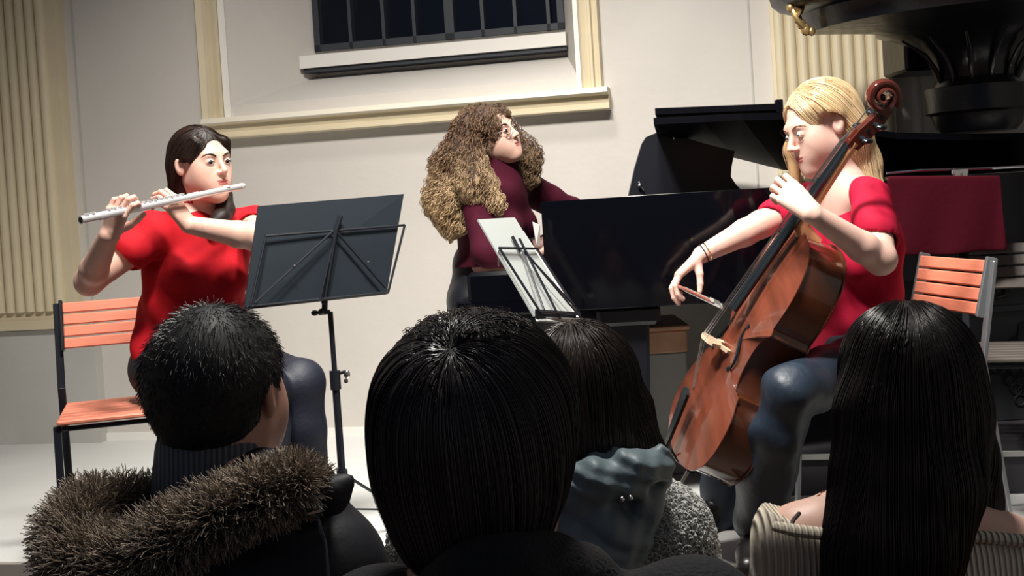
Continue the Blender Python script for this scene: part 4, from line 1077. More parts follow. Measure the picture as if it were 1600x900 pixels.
# bracelets on the bowing wrist
for m_, t in ((M_BANDD, .04), (M_GOLD, .10)):
    c = wrF+(elF-wrF)*t; ax = unit(elF-wrF); x = unit(np.cross(ax, (0, 0, 1))); y = np.cross(ax, x)
    mb = MB(); mb.tube([Vector(c+(x*math.cos(a)+y*math.sin(a))*.0275) for a in [2*math.pi*k/20 for k in range(21)]], .0022, 6, cap=False); mb.build('bracelet', m_, cel, smooth=True)
# blonde hair: side parted, falling behind the shoulder and in front of the far cheek
Hs = Fld().at(HC); Hs.ell((0, -.018, .040), (.083, .102, .087), .02); Hs.ell((0, -.060, -.030), (.076, .062, .090), .03)
for x in (-1, 1): Hs.cap((x*.060, .035, .060), (x*.075, .0, .02), .020, .018, .02)
Hs.ell((.004, .098, -.020), (.066, .062, .112), .006, sub=True)
for x in (-1, 1): Hs.ell((x*.085, .020, -.020), (.028, .050, .060), .010, sub=True)
Hs.at(np.eye(4)); bk = HC[:3, 3]
Hs.chain([NP(1322, 215, 3.47), NP(1345, 255, 3.47), NP(1362, 290, 3.44)], [.062, .048, .028], .03)
Hs.chain([NP(1247, 190, 3.54), NP(1238, 235, 3.56), NP(1243, 285, 3.56)], [.020, .020, .014], .02)
top_c = HC[:3, :3] @ A((.02, .03, .115))+HC[:3, 3]
X0 = seeds_on(Hs, HC[:3, 3]+A((0, 0, .02)), 1500, lambda X: X[:, 2] > HC[2, 3]+.0)
back = unit(-HC[:3, 1])
dirf = lambda X, i: gravity(top_c, 1.3, 1.0)(X, i)+back*.75
pth = flow(Hs, X0, dirf, 30, .0085, RNG.uniform(.0, .004, len(X0)))
X1 = seeds_on(Hs, NP(1338, 250, 3.46), 500, rad=.09); p2 = flow(Hs, X1, lambda X, i: np.tile(A((.20, -.05, -1)), (len(X), 1)), 22, .006, RNG.uniform(.0, .006, len(X1)))
pth = trim(pth, HC, (.004, .100, -.020), (.066, .062, .110)); V1, Q1 = strand_arrays(pth, .0011); V2, Q2 = strand_arrays(p2, .0011); V3, Q3 = Hs.mesh(.0035)
np_obj('hair', np.concatenate([V1, V2, V3]), np.concatenate([Q1, Q2+len(V1), Q3+len(V1)+len(V2)]), [M_HAIR_BL, M_SHELL_BL], cel, mi=np.concatenate([np.zeros(len(Q1)+len(Q2), int), np.ones(len(Q3), int)]))

# bow
b0_, b1_ = P(1060, 447, 3.56), P(1122, 476, 3.00)
bow = thing('cello_bow', 'cello bow with white hair laid across the strings of the cello', 'bow', b0_)
bd = (b1_-b0_).normalized(); bu_ = Vector((0, 0, 1)); bu_ = (bu_-bd*bu_.dot(bd)).normalized()
bs = (CN-bd*CN.dot(bd)).normalized()
mb = MB(); mb.tube([b0_+bs*.016-bd*.02, b0_.lerp(b1_, .5)+bs*.011, b1_+bs*.020, b1_+bs*.014+bd*.012], [.0052, .0045, .0038, .003], 10); mb.build('stick', M_BOWSTICK, bow, smooth=True)
mb = MB(); mb.prism([b0_.lerp(b1_, .06)-bs*.006-bu_*.007, b1_-bs*.006-bu_*.007, b1_-bs*.006+bu_*.007, b0_.lerp(b1_, .06)-bs*.006+bu_*.007], bs*-.006); mb.build('bow_hair', M_BOWHAIR, bow)
mb = MB(); mb.bar(b0_+bs*.003, b0_.lerp(b1_, .10)+bs*.003, .016, .018); mb.build('frog', M_EBONY, bow)
mb = MB(); mb.prism([b1_+bs*.022, b1_-bs*.005, b1_-bs*.003+bd*.010, b1_+bs*.016+bd*.022], bu_*.010); mb.build('tip', M_WHITE, bow)

# ================= flute player =================
flu = person('woman in a bright red top with long dark hair playing the flute', (P(300, 600, 3.85).x, 3.85, 0))
hip, ch, nk = NP(296, 568, 3.86), NP(308, 428, 3.84), NP(318, 338, 3.85)
rgt = unit((-.87, -.45, 0))
HF = frame((.78, -.62, .02), (-.06, .0, 1), NP(315, 257, 3.80), 1.02)
shR, shL = NP(240, 366, 3.72), NP(394, 352, 3.93)
elR, wrR = NP(139, 440, 3.62), NP(170, 368, 3.42)
elL, wrL = NP(402, 372, 3.70), NP(298, 352, 3.58)
fl0, fl1 = P(378, 291, 3.74), P(126, 344, 3.26)
F = Fld(); head(F, HF, nk, .050, .98, .0008)
torso(F, hip, ch, nk, rgt, -.004, .95, 1.0); F.cap(nk, shR, .042, .045, .05); F.cap(nk, shL, .042, .045, .05)
arm(F, shR, elR, wrR, .004); arm(F, shL, elL, wrL, .003)
fd = (fl0-fl1).normalized()
hR = NP(173, 366, 3.42); hand(F, hR, unit(NP(183, 330, 3.38)-NP(173, 368, 3.42)), A(fd)*.8+A((0, .55, .1)), thumb=(.55, .8, 0), curls=(.95, .95, .98, 1.0), k3=(.55, 1.2, .7), tdir=(.65, .45, .35), s=.94, spread=.15, tcurl=.3)
hL = NP(294, 351, 3.575); hand(F, hL, unit(NP(266, 311, 3.545)-NP(296, 352, 3.575)), A((-.70, .55, -.45)), thumb=(.1, .6, -.8), curls=(.95, .9, .85, .8), k3=(.6, 1.1, .7), tdir=(-.65, .35, .25), s=.94, spread=.15, tcurl=.3)
leg(F, hip+rgt*-.09, NP(470, 596, 3.50), NP(478, 846, 3.48)); leg(F, hip+rgt*.09, NP(400, 610, 3.36), NP(400, 860, 3.34))
fine = [(HF[:3, 3]-.135, HF[:3, 3]+.135, .0019), (hR-A((.06, .12, .05)), hR+A((.12, .12, .16)), .0022), (hL-A((.15, .10, .06)), hL+A((.04, .10, .14)), .0022)]
fobj('body', F, .0055, [M_SKIN, M_LIP], flu, fine, lipfn(HF)); eyes(HF, flu, M_IRISD, (.30, 1, .05), M_SHELL_DB, .0024, F)
S = Fld(); torso(S, hip+A((0, 0, .02)), ch, nk-A((0, 0, .03)), rgt, .016, 1.0, .6)
S.ell(ch*.5+hip*.5, (.165, .125, .20), .05)
S.cap(nk-A((0, 0, .02)), shR, .045, .058, .05); S.cap(nk-A((0, 0, .02)), shL, .045, .058, .05)
S.cap(nk-A((0, 0, .03)), nk*.5+(HF[:3, :3] @ A((0, -.020, -.045))+HF[:3, 3])*.5, .064, .060, .02)
S.cap(shR, shR+(elR-shR)*.42, .062, .066, .02); S.cap(shL, shL+(elL-shL)*.30, .060, .062, .02)
S.cap(shR+(elR-shR)*.50, elR, .054, .054, .004, sub=True); S.cap(shL+(elL-shL)*.42, elL, .050, .050, .004, sub=True)
zh2 = hip[2]-.07; wr2 = wrinkle(.010, 44, 2.2)
S.post = lambda X, d: np.maximum(wr2(X, d), zh2-X[:, 2]); fobj('shirt', S, .005, M_REDT, flu)
T_ = Fld(); leg(T_, hip+rgt*-.09, NP(468, 600, 3.50), NP(478, 830, 3.48), .010, (.085, .064, .060, .056)); leg(T_, hip+rgt*.09, NP(400, 610, 3.36), NP(400, 850, 3.34), .014, (.085, .072, .078, .066))
T_.ell(hip-A((0, 0, .02)), (.165, .15, .10), .05); T_.post = wrinkle(.003, 20, 3.1); fobj('trousers', T_, .006, M_NAVY, flu)
for px, Y in ((478, 3.48), (400, 3.34)): shoe('shoe', A((P(px, 846, Y).x, Y, .075)), (.5, -.86, 0), flu)
Hs = Fld().at(HF); Hs.ell((0, -.018, .036), (.080, .100, .086), .02); Hs.ell((0, -.055, -.03), (.068, .055, .09), .03)
for x in (-1, 1): Hs.cap((x*.052, .052, .062), (x*.074, .018, .005), .018, .014, .02)
Hs.ell((.003, .096, -.025), (.062, .062, .096), .006, sub=True)
for x in (-1, 1): Hs.ell((x*.086, .020, -.022), (.030, .040, .040), .008, sub=True)
Hs.at(np.eye(4)); Hs.chain([NP(288, 262, 3.85), NP(290, 310, 3.87), NP(312, 352, 3.83)], [.050, .048, .034], .03)
Hs.chain([NP(352, 305, 3.86), NP(352, 328, 3.81), NP(345, 342, 3.76), NP(330, 352, 3.73)], [.024, .027, .026, .015], .02)
X0 = seeds_on(Hs, HF[:3, 3]+A((0, 0, .02)), 1400, lambda X: X[:, 2] > HF[2, 3]+.01)
tc = HF[:3, :3] @ A((.01, .045, .115))+HF[:3, 3]; back = unit(-HF[:3, 1])
pth = trim(flow(Hs, X0, lambda X, i: gravity(tc, 1.5, 1.0)(X, i)+back*.45, 24, .0085, RNG.uniform(.0, .002, len(X0))), HF, (.003, .096, -.025), (.062, .062, .096))
hair_obj('hair', Hs, pth, .0009, M_HAIR_DB, flu, .0035, shellmat=M_SHELL_DB)

# flute
fu = thing('flute', 'silver flute raised to the lips of the woman in red', 'flute', (fl0+fl1)/2)
up_ = Vector((0, 0, 1)); up_ = (up_-fd*up_.dot(fd)).normalized(); sd = fd.cross(up_)
fp = lambda t, u=0, s=0: fl0.lerp(fl1, t)+up_*u+sd*s
mb = MB(); R0 = .0098
mb.tube([fp(0), fp(.01), fp(.30)], [R0*.9, R0, R0], 20); mb.tube([fp(.30), fp(.36)], R0*1.18, 20); mb.tube([fp(.36), fp(.86)], R0, 20); mb.tube([fp(.86), fp(.90)], R0*1.18, 20)
mb.tube([fp(.90), fp(.995), fp(1.0)], [R0, R0, R0*1.12], 20); mb.build('tube', M_SILVER, fu, smooth=True)
mb = MB(); mb.tube([fp(-.014), fp(.004)], [R0*.85, R0*1.12], 18); mb.build('crown_cap', M_SILVER, fu, smooth=True)
mb = MB(); mb.ball(fp(.105, R0*.8), (.012, .012, .005), 16); mb.build('lip_plate', M_SILVER, fu, smooth=True)
mb = MB(); mb.tube([fp(1.0), fp(1.002)], R0*.82, 18); mb.build('open_end', M_EBONY, fu)
mb = MB()
for t in [.40+.034*k for k in range(14)]: mb.tube([fp(t, R0*.9), fp(t, R0+.006)], .0072, 14)
for s_ in (.35, .92): mb.tube([fp(.40, R0*.6, -.012), fp(.84, R0*.6, -.012)], .0018, 8)
mb.tube([fp(.90, R0*.9, -.008), fp(.985, R0*.9, -.008)], .0022, 8); mb.tube([fp(.93, R0*.9), fp(.93, R0+.005)], .008, 14); mb.tube([fp(.965, R0*.9), fp(.965, R0+.005)], .008, 14)
mb.build('keys', M_SILVER, fu, smooth=True)

# ================= pianist =================
pia = person('woman in a maroon sweater with long curly hair seated at the piano', (P(760, 480, 4.4).x, 4.4, 0))
hip, ch, nk = NP(762, 474, 4.42), NP(772, 350, 4.38), NP(780, 278, 4.38)
rgt = unit((-.35, -.94, 0))
HP = frame((.80, -.56, .22), (-.36, -.05, .93), NP(769, 212, 4.35), .93)
shR, shL = NP(752, 312, 4.20), NP(822, 296, 4.56)
elR, wrR = NP(762, 392, 4.12), NP(838, 392, 4.16); elL, wrL = NP(888, 328, 4.66), NP(868, 372, 4.6)
F = Fld(); head(F, HP, nk, .048, 1.0, 0.0, .0030, -.002); torso(F, hip, ch, nk, rgt, -.004, .95, 1.0); F.cap(nk, shR, .042, .045, .05); F.cap(nk, shL, .042, .045, .05)
arm(F, shR, elR, wrR); arm(F, shL, elL, wrL)
hand(F, wrR, (1, -.05, -.1), (0, 0, -1), thumb=(0, 1, 0), curls=(.5, .5, .5, .5), s=.94)
hand(F, wrL, (1, -.1, -.1), (0, 0, -1), thumb=(0, -1, 0), curls=(.5, .5, .5, .5), s=.94)
leg(F, hip+rgt*.09, hip+rgt*.10+A((.40, -.10, -.06)), hip+rgt*.10+A((.42, -.10, -.46))); leg(F, hip-rgt*.09, hip-rgt*.10+A((.40, -.02, -.06)), hip-rgt*.10+A((.44, -.02, -.46)))
fobj('body', F, .006, [M_SKIN, M_LIP], pia, [(HP[:3, 3]-.13, HP[:3, 3]+.13, .0019)], lipfn(HP)); eyes(HP, pia, M_IRISD, (.1, 1, -.1), M_SHELL_DB, .0028, F, .0030, -.002)
S = Fld(); torso(S, hip+A((0, 0, .06)), ch, nk-A((0, 0, .03)), rgt, .016, .97, 1.0); S.cap(nk-A((0, 0, .02)), shR, .045, .056, .05); S.cap(nk-A((0, 0, .02)), shL, .045, .056, .05)
S.cap(nk-A((0, 0, .07)), nk+A((0, 0, .012)), .090, .078, .03); S.cap(nk-A((0, 0, .02)), nk*.40+(HP[:3, :3] @ A((0, -.016, -.045))+HP[:3, 3])*.60, .064, .060, .02)
arm(S, shR, elR, wrR, .018); arm(S, shL, elL, wrL, .018)
for w_, e_ in ((wrR, elR), (wrL, elL)): S.cap(w_-(e_-w_)*.02, w_-(e_-w_)*.5, .06, .06, .003, sub=True)
zh3 = P(740, 417, 4.3).z; wr3 = wrinkle(.007, 42, 4.2); S.post = lambda X, d: np.maximum(wr3(X, d), zh3-X[:, 2]); fobj('sweater', S, .006, M_MAROON, pia)
T_ = Fld(); leg(T_, hip+rgt*.09, hip+rgt*.10+A((.40, -.10, -.06)), hip+rgt*.10+A((.42, -.10, -.46)), .012, (.09, .066, .068, .062)); leg(T_, hip-rgt*.09, hip-rgt*.10+A((.40, -.02, -.06)), hip-rgt*.10+A((.44, -.02, -.46)), .012, (.09, .066, .068, .062))
T_.ell(hip+A((0, 0, .02)), (.145, .155, .12), .05); T_.cap(hip, hip+A((0, 0, .13)), .132, .122, .03); T_.post = wrinkle(.003, 30, 1.0); fobj('trousers', T_, .006, M_BLACKT, pia)
for s_, yy in ((1, -.10), (-1, -.02)):
    q = hip+rgt*.10*s_+A((.43, yy, 0)); q[2] = .075; shoe('shoe', q, (1, -.1, 0), pia)
def ombre(m, z0, z1, tip):
    nt = m.node_tree; b = nt.nodes['Principled BSDF']; src = b.inputs['Base Color'].links[0].from_socket
    g = nt.nodes.new('ShaderNodeTexCoord'); sp = nt.nodes.new('ShaderNodeSeparateXYZ'); mr = nt.nodes.new('ShaderNodeMapRange'); n = nt.nodes.new('ShaderNodeTexNoise'); n.inputs['Scale'].default_value = 14
    ad = nt.nodes.new('ShaderNodeMath'); ad.operation = 'MULTIPLY_ADD'; ad.inputs[1].default_value = .25; nt.links.new(g.outputs['Object'], sp.inputs[0]); nt.links.new(g.outputs['Object'], n.inputs[0])
    nt.links.new(n.outputs[0], ad.inputs[0]); nt.links.new(sp.outputs[2], ad.inputs[2]); nt.links.new(ad.outputs[0], mr.inputs[0]); mr.inputs[1].default_value = z0+.125; mr.inputs[2].default_value = z1+.125
    mx = nt.nodes.new('ShaderNodeMix'); mx.data_type = 'RGBA'; nt.links.new(mr.outputs[0], mx.inputs[0]); nt.links.new(src, mx.inputs[6]); mx.inputs[7].default_value = (*tip, 1); nt.links.new(mx.outputs[2], b.inputs['Base Color'])
ombre(M_HAIR_CURL, 1.20, .96, (.62, .44, .25))
# curls: a big mass round the head and down to the chest
Hs = Fld().at(HP); Hs.ell((0, -.022, .036), (.092, .108, .090), .02); Hs.ell((0, -.05, -.03), (.085, .07, .10), .03)
Hs.ell((.004, .098, -.022), (.064, .062, .096), .008, sub=True); Hs.at(np.eye(4))
Hs.chain([NP(735, 205, 4.30), NP(716, 258, 4.30), NP(703, 312, 4.26), NP(712, 350, 4.24)], [.060, .075, .068, .030], .03)
Hs.chain([NP(728, 240, 4.24), NP(745, 290, 4.18), NP(772, 318, 4.15)], [.048, .050, .030], .03)
Hs.chain([NP(800, 215, 4.46), NP(818, 245, 4.46), NP(824, 275, 4.46)], [.038, .050, .032], .03)
Hs.post = lambda X, d: d+.004*np.sin(X[:, 0]*90+2*np.sin(X[:, 2]*40))*np.sin(X[:, 2]*80)
def curl_paths(X, dirfn, steps, step, off, amp, turns):
    p = flow(Hs, X, dirfn, steps, step, off); T = np.gradient(p, axis=1); T /= np.linalg.norm(T, axis=2, keepdims=True)+1e-9
    x = np.cross(T, A((.3, .5, .8))); x /= np.linalg.norm(x, axis=2, keepdims=True)+1e-9; y = np.cross(T, x)
    ph = RNG.uniform(0, 6.28, len(p))[:, None]+np.linspace(0, 1, p.shape[1])[None, :]*turns*6.28*RNG.uniform(.7, 1.3, len(p))[:, None]
    a = amp*RNG.uniform(.5, 1.3, len(p))[:, None]*np.linspace(.3, 1, p.shape[1])[None, :]
    return p+x*(np.cos(ph)*a)[:, :, None]+y*(np.sin(ph)*a)[:, :, None]
tc = HP[:3, :3] @ A((0, .03, .11))+HP[:3, 3]
cp = []
for c_, r_, n_ in ((HP[:3, 3]+A((0, 0, .03)), .15, 900), (NP(712, 290, 4.26), .12, 900), (NP(745, 275, 4.2), .10, 500), (NP(818, 245, 4.46), .10, 450)):
    X0 = seeds_on(Hs, c_, n_, rad=r_)
    cp.append(curl_paths(X0, gravity(tc, 1.2, 1.0, lambda X, i: RNG.normal(size=X.shape)*.25), 44, .0036, RNG.uniform(.0, .016, len(X0)), .0065, 5))
# stray curls outside the mass
X0 = seeds_on(Hs, NP(700, 300, 4.26), 350, lambda X: X[:, 0] < NP(712, 300, 4.26)[0], rad=.13); cp.append(curl_paths(X0, gravity(tc, .6, 1.0, lambda X, i: A((-.5, 0, 0))), 44, .0034, np.linspace(.008, .030, len(X0)), .008, 4))
pth = trim(np.concatenate(cp), HP, (.0, .110, -.03), (.052, .060, .085))
V, Q = strand_arrays(pth, .0011, .5); V2, Q2 = Hs.mesh(.004)
blond_ = None
np_obj('hair', np.concatenate([V, V2]), np.concatenate([Q, Q2+len(V)]), [M_HAIR_CURL, M_SHELL_CURL], pia, mi=np.concatenate([np.zeros(len(Q), int), np.ones(len(Q2), int)]))
# glasses
Hm = Matrix([list(r) for r in HP])
gl = MB(); hpnt = lambda x, y, z: Hm @ Vector((x, y, z))
for e in (-1, 1):
    gl.tube([hpnt(e*.033+.022*math.cos(a), .104-.006*abs(math.cos(a)), -.002+.019*math.sin(a)) for a in [2*math.pi*k/20 for k in range(21)]], .0012, 6, cap=False)
    gl.tube([hpnt(e*.055, .098, .003), hpnt(e*.074, .07, .004), hpnt(e*.078, .0, .004)], .0012, 6)
gl.tube([hpnt(-.011, .104, .003), hpnt(0, .107, .006), hpnt(.011, .104, .003)], .0012, 6)
g_ = gl.build('glasses', M_CHROME, pia, smooth=True)
for e in (-1, 1):
    mb = MB(); mb.add([hpnt(e*.033, .1035, -.002)]+[hpnt(e*.033+.0215*math.cos(a), .104-.006*abs(math.cos(a)), -.002+.0185*math.sin(a)) for a in [2*math.pi*k/20 for k in range(20)]], [(0, 1+k, 1+(k+1) % 20) for k in range(20)])
    mb.build('lens', M_GLASS, g_)
# ================= audience =================
def seated(name_label, loc, headM, neck, hip, shs, skin, skinm=None, group=None, nr=.058, upper=None):
    t = person(name_label, (hip[0], hip[1], -.4), group); return t
def lower_body(F, hip, right, g=0.0, kneeY=.42, drop=.42, r=(.09, .068, .064, .05)):
    right = A(right); fwd = unit(np.cross((0, 0, 1), right))
    for s_ in (-1, 1):
        h = hip+right*s_*.09; k = hip+right*s_*.13+fwd*kneeY; k[2] = .08; a = k.copy(); a = a+fwd*.03; a[2] = -.33
        leg(F, h, k, a, g, r)
def crown_dirs(c, sweep, down=1.0, outw=1.5):
    sw = A(sweep)
    def fn(X, i):
        d = X-A(c); h = d.copy(); h[:, 2] = 0; n = np.linalg.norm(h, axis=1)[:, None]; h = h/np.maximum(n, 1e-4)
        k = np.clip(1-n/.085, 0, 1)
        return h*outw*np.clip(1.25-n/.09, .05, 1)+A((0, 0, -down))+sw*k
    return fn

# --- man with short hair and fur hood ---
hc = NP(347, 616, 1.55); HM = frame((.34, .94, .0), (0, 0, 1), hc, .94)
nk = NP(350, 778, 1.53); hip = A((nk[0]-.01, 1.50, .14)); ch = nk*.52+hip*.48; rg = unit((.98, -.18, 0))
per = person('man with short black hair in a black parka with a fur trimmed hood', (hip[0], hip[1], -.4))
F = Fld(); head(F, HM, nk, .060); torso(F, hip, ch, nk, rg, .0, 1.08); shR, shL = nk+rg*.100-A((0, 0, .100)), nk-rg*.155-A((0, 0, .075))
F.cap(nk, shR, .05, .05, .05); F.cap(nk, shL, .05, .05, .05)
el1, el2 = shR+A((.06, .03, -.28)), shL+A((-.06, .03, -.28)); w1, w2 = el1+A((-.08, .24, -.02)), el2+A((.08, .24, -.02))
arm(F, shR, el1, w1); arm(F, shL, el2, w2); hand(F, w1, (-.3, .9, -.2), (0, 0, -1), (-1, 0, 0)); hand(F, w2, (.3, .9, -.2), (0, 0, -1), (1, 0, 0)); lower_body(F, hip, rg)
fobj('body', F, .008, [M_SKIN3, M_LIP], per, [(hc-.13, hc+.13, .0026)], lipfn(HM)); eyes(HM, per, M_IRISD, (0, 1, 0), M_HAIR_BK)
S = Fld(); S.chain([nk+A((-.014, .0, -.02)), hc+A((-.012, -.012, -.075))], [.082, .074], .02); zc = P(340, 694, 1.47).z
S.post = lambda X, d: np.maximum(d, X[:, 2]-zc-.10*(X[:, 1]-1.48)); fobj('knit_collar', S, .004, M_COLLAR, per)
J = Fld(); torso(J, hip, ch, nk-A((0, 0, .03)), rg, .045, 1.1)
J.cap(nk-A((0, 0, .03)), shR+A((.01, 0, 0)), .060, .078, .06); J.cap(nk-A((0, 0, .03)), shL-A((.01, 0, 0)), .060, .078, .06); arm(J, shR+A((.01, 0, 0)), el1, w1, .036); arm(J, shL-A((.01, 0, 0)), el2, w2, .036)
# hood lying on the back
J.chain([NP(300, 815, 1.50), NP(400, 775, 1.50), NP(470, 770, 1.52)], [.045, .050, .045], .03)
J.chain([NP(455, 790, 1.46), NP(515, 775, 1.44), NP(542, 752, 1.44)], [.040, .018, .006], .02)
J.post = wrinkle(.004, 22, .7); fobj('parka', J, .006, M_PARKA, per)
T_ = Fld(); lower_body(T_, hip, rg, .012); T_.ell(hip, (.18, .16, .12), .04); fobj('trousers', T_, .010, M_NAVY, per)
fwd = unit(np.cross((0, 0, 1), rg))
for s_ in (-1, 1):
    a = hip+rg*s_*.13+fwd*.45; a[2] = -.325; shoe('shoe', a, fwd, per)
# fur trim
fp_ = [NP(480, 755, 1.44), NP(455, 758, 1.42), NP(405, 778, 1.40), NP(330, 808, 1.385), NP(255, 850, 1.38), NP(180, 890, 1.385), NP(128, 880, 1.40), NP(115, 835, 1.43), NP(135, 800, 1.47), NP(190, 788, 1.51), NP(255, 785, 1.55), NP(295, 800, 1.58)]
FR = Fld(); FR.chain(fp_, [.014, .019, .022, .025, .028, .032, .032, .026, .022, .018, .015, .010], .02)
X0 = np.concatenate([seeds_on(FR, p_, 1300, rad=.05) for p_ in fp_])
g0_ = FR.grad(X0); lean = RNG.normal(size=X0.shape)*.35; L_ = RNG.uniform(.010, .026, len(X0))[:, None]
d0_ = g0_+lean+A((-.15, 0, .12)); d0_ /= np.linalg.norm(d0_, axis=1)[:, None]; d1_ = d0_+RNG.normal(size=X0.shape)*.35+A((-.1, 0, -.25)); d1_ /= np.linalg.norm(d1_, axis=1)[:, None]
pth = np.stack([X0-g0_*.004, X0+d0_*L_*.35, X0+d0_*L_*.65+d1_*L_*.1, X0+d0_*L_*.75+d1_*L_*.40], 1)
hair_obj('hood_fur', FR, pth, .00055, M_FUR, per, .005, .2, M_FURIN)
mb = MB(); mb.tube([P(486, 786, 1.41), P(498, 815, 1.405), P(508, 850, 1.40), P(514, 905, 1.40)], .0022, 6); mb.build('draw_cord', M_COLLAR, per, smooth=True)
mb = MB(); mb.tube([P(481, 800, 1.405), P(503, 795, 1.40)], .004, 8); mb.build('cord_toggle', M_CHROME, per, smooth=True)
# short hair
Hs = Fld().at(HM); Hs.ell((0, -.018, .034), (.083, .102, .090), .02); Hs.ell((0, -.045, -.020), (.068, .060, .056), .03); Hs.ell((0, -.03, .02), (.079, .075, .05), .03)
Hs.ell((0, .105, -.01), (.075, .06, .09), .01, sub=True)
for x in (-1, 1): Hs.ell((x*.089, .004, -.014), (.024, .036, .042), .008, sub=True)
Hs.at(np.eye(4))
X0 = seeds_on(Hs, hc+A((0, 0, .01)), 5200, off=-.001); g0_ = Hs.grad(X0); cr_ = hc+A((0, -.03, .14))
t_ = gravity(cr_, 1.2, .8)(X0, 0); t_ = t_-g0_*(t_*g0_).sum(1)[:, None]; t_ /= np.linalg.norm(t_, axis=1)[:, None]
ln = (RNG.uniform(.003, .0085, len(X0))*np.clip(.45+(X0[:, 2]-hc[2]+.02)*9, .35, 1.15))[:, None]; d0_ = g0_*.75+t_*.8+RNG.normal(size=X0.shape)*.25; d0_ /= np.linalg.norm(d0_, axis=1)[:, None]
d1_ = g0_*.25+t_*1.0+RNG.normal(size=X0.shape)*.25; d1_ /= np.linalg.norm(d1_, axis=1)[:, None]
pth = np.stack([X0-g0_*.002, X0+d0_*ln*.6, X0+d0_*ln*.8+d1_*ln*.5, X0+d0_*ln*.9+d1_*ln], 1); hair_obj('hair', Hs, pth, .00042, M_HAIR_BK, per, .004, .25, M_SHELL_BK)

# --- centre: head with thick combed dark hair ---
hc = NP(753, 704, 1.17); HM = frame((.26, .96, -.02), (.02, 0, 1), hc, 1.06)
nk = NP(772, 985, 1.15); hip = A((nk[0], 1.12, .14)); ch = nk*.52+hip*.48; rg = unit((1, -.05, 0))
per = person('person with thick combed dark hair and dark wool coat seen from behind, centre', (hip[0], hip[1], -.4))
F = Fld(); head(F, HM, nk, .064); torso(F, hip, ch, nk, rg, 0, 1.1); shR, shL = NP(1085, 992, 1.15), NP(600, 1005, 1.15)
F.cap(nk, shR, .05, .05, .05); F.cap(nk, shL, .05, .05, .05)
el1, el2 = shR+A((.05, .03, -.28)), shL+A((-.05, .03, -.28)); w1, w2 = el1+A((-.10, .22, .0)), el2+A((.10, .22, .0))
arm(F, shR, el1, w1); arm(F, shL, el2, w2); hand(F, w1, (-.3, .9, -.2), (0, 0, -1), (-1, 0, 0)); hand(F, w2, (.3, .9, -.2), (0, 0, -1), (1, 0, 0)); lower_body(F, hip, rg, kneeY=.36)
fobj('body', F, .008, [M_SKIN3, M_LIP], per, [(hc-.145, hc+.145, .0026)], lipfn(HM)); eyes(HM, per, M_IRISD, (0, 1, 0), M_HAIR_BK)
J = Fld(); torso(J, hip, ch, nk-A((0, 0, .03)), rg, .035, 1.12); J.cap(nk-A((0, 0, .02)), shR, .060, .062, .06); J.cap(nk-A((0, 0, .02)), shL, .060, .062, .06)
arm(J, shR, el1, w1, .028); arm(J, shL, el2, w2, .028)
J.chain([NP(688, 917, 1.07), NP(740, 906, 1.05), NP(800, 900, 1.05), NP(860, 894, 1.08), NP(905, 897, 1.14), NP(925, 907, 1.20)], [.020, .025, .028, .028, .024, .018], .03)
J.post = wrinkle(.003, 22, 1.7); fobj('wool_coat', J, .006, M_COAT, per)
T_ = Fld(); lower_body(T_, hip, rg, .012, kneeY=.36); T_.ell(hip, (.18, .16, .12), .04); fobj('trousers', T_, .010, M_BLACKT, per)
for s_ in (-1, 1):
    a = hip+rg*s_*.13+A((0, .39, 0)); a[2] = -.325; shoe('shoe', a, (0, 1, 0), per)
Hs = Fld().at(HM); Hs.ell((0, -.020, .038), (.086, .105, .087), .02); Hs.ell((0, -.040, -.015), (.078, .072, .075), .03); Hs.ell((0, -.045, -.065), (.052, .042, .042), .03)
Hs.ell((0, .100, -.012), (.072, .060, .085), .01, sub=True)
for x in (-1, 1): Hs.ell((x*.090, .020, -.020), (.020, .030, .038), .008, sub=True)
Hs.at(np.eye(4)); cr_ = NP(705, 560, 1.08)
X0 = seeds_on(Hs, hc+A((0, 0, .03)), 5200, lambda X: X[:, 2] > hc[2]-.02, rad=.2)
near_c = seeds_on(Hs, cr_, 1500, lambda X: np.linalg.norm(X-cr_, axis=1) < .05, rad=.05); X0 = np.concatenate([X0, near_c])
cl_ = np.sin(X0[:, 0]*160+X0[:, 1]*90)*.5+np.sin(X0[:, 0]*330)*.3
offs = RNG.uniform(0, .006, len(X0))+np.clip(cl_, 0, 1)*.004
def combdir(X, i):
    d = X-cr_; n = np.linalg.norm(d, axis=1)[:, None]; d = d/np.maximum(n, 1e-4)
    return d*np.clip(1.3-n/.12, .05, 1.2)*1.5+A((.03, 0, -1))
stp = np.clip((X0[:, 2]-(hc[2]-.115))/24, .0022, .0085); pth = flow(Hs, X0, combdir, 24, stp, offs); hair_h = Hs
# tufts standing up above the crown
tp = seeds_on(Hs, NP(740, 500, 1.15), 700, lambda X: X[:, 2] > NP(740, 522, 1.15)[2], rad=.06); g0_ = Hs.grad(tp); lt = RNG.uniform(.008, .020, len(tp))[:, None]
dd0 = g0_*.55+A((.55, 0, .15))*RNG.uniform(-.4, 1.2, len(tp))[:, None]+A((0, -.6, 0)); dd0 /= np.linalg.norm(dd0, axis=1)[:, None]
tuft = np.stack([tp, tp+dd0*lt*.4, tp+dd0*lt*.8, tp+dd0*lt*1.1-A((0, 0, .004))], 1)
V1, Q1 = strand_arrays(pth, .00048, .3); V2, Q2 = strand_arrays(tuft, .00045, .3); V3, Q3 = Hs.mesh(.004)
np_obj('hair', np.concatenate([V1, V2, V3]), np.concatenate([Q1, Q2+len(V1), Q3+len(V1)+len(V2)]), [M_HAIR_BK2, M_SHELL_BK], per, mi=np.concatenate([np.zeros(len(Q1)+len(Q2), int), np.ones(len(Q3), int)]))
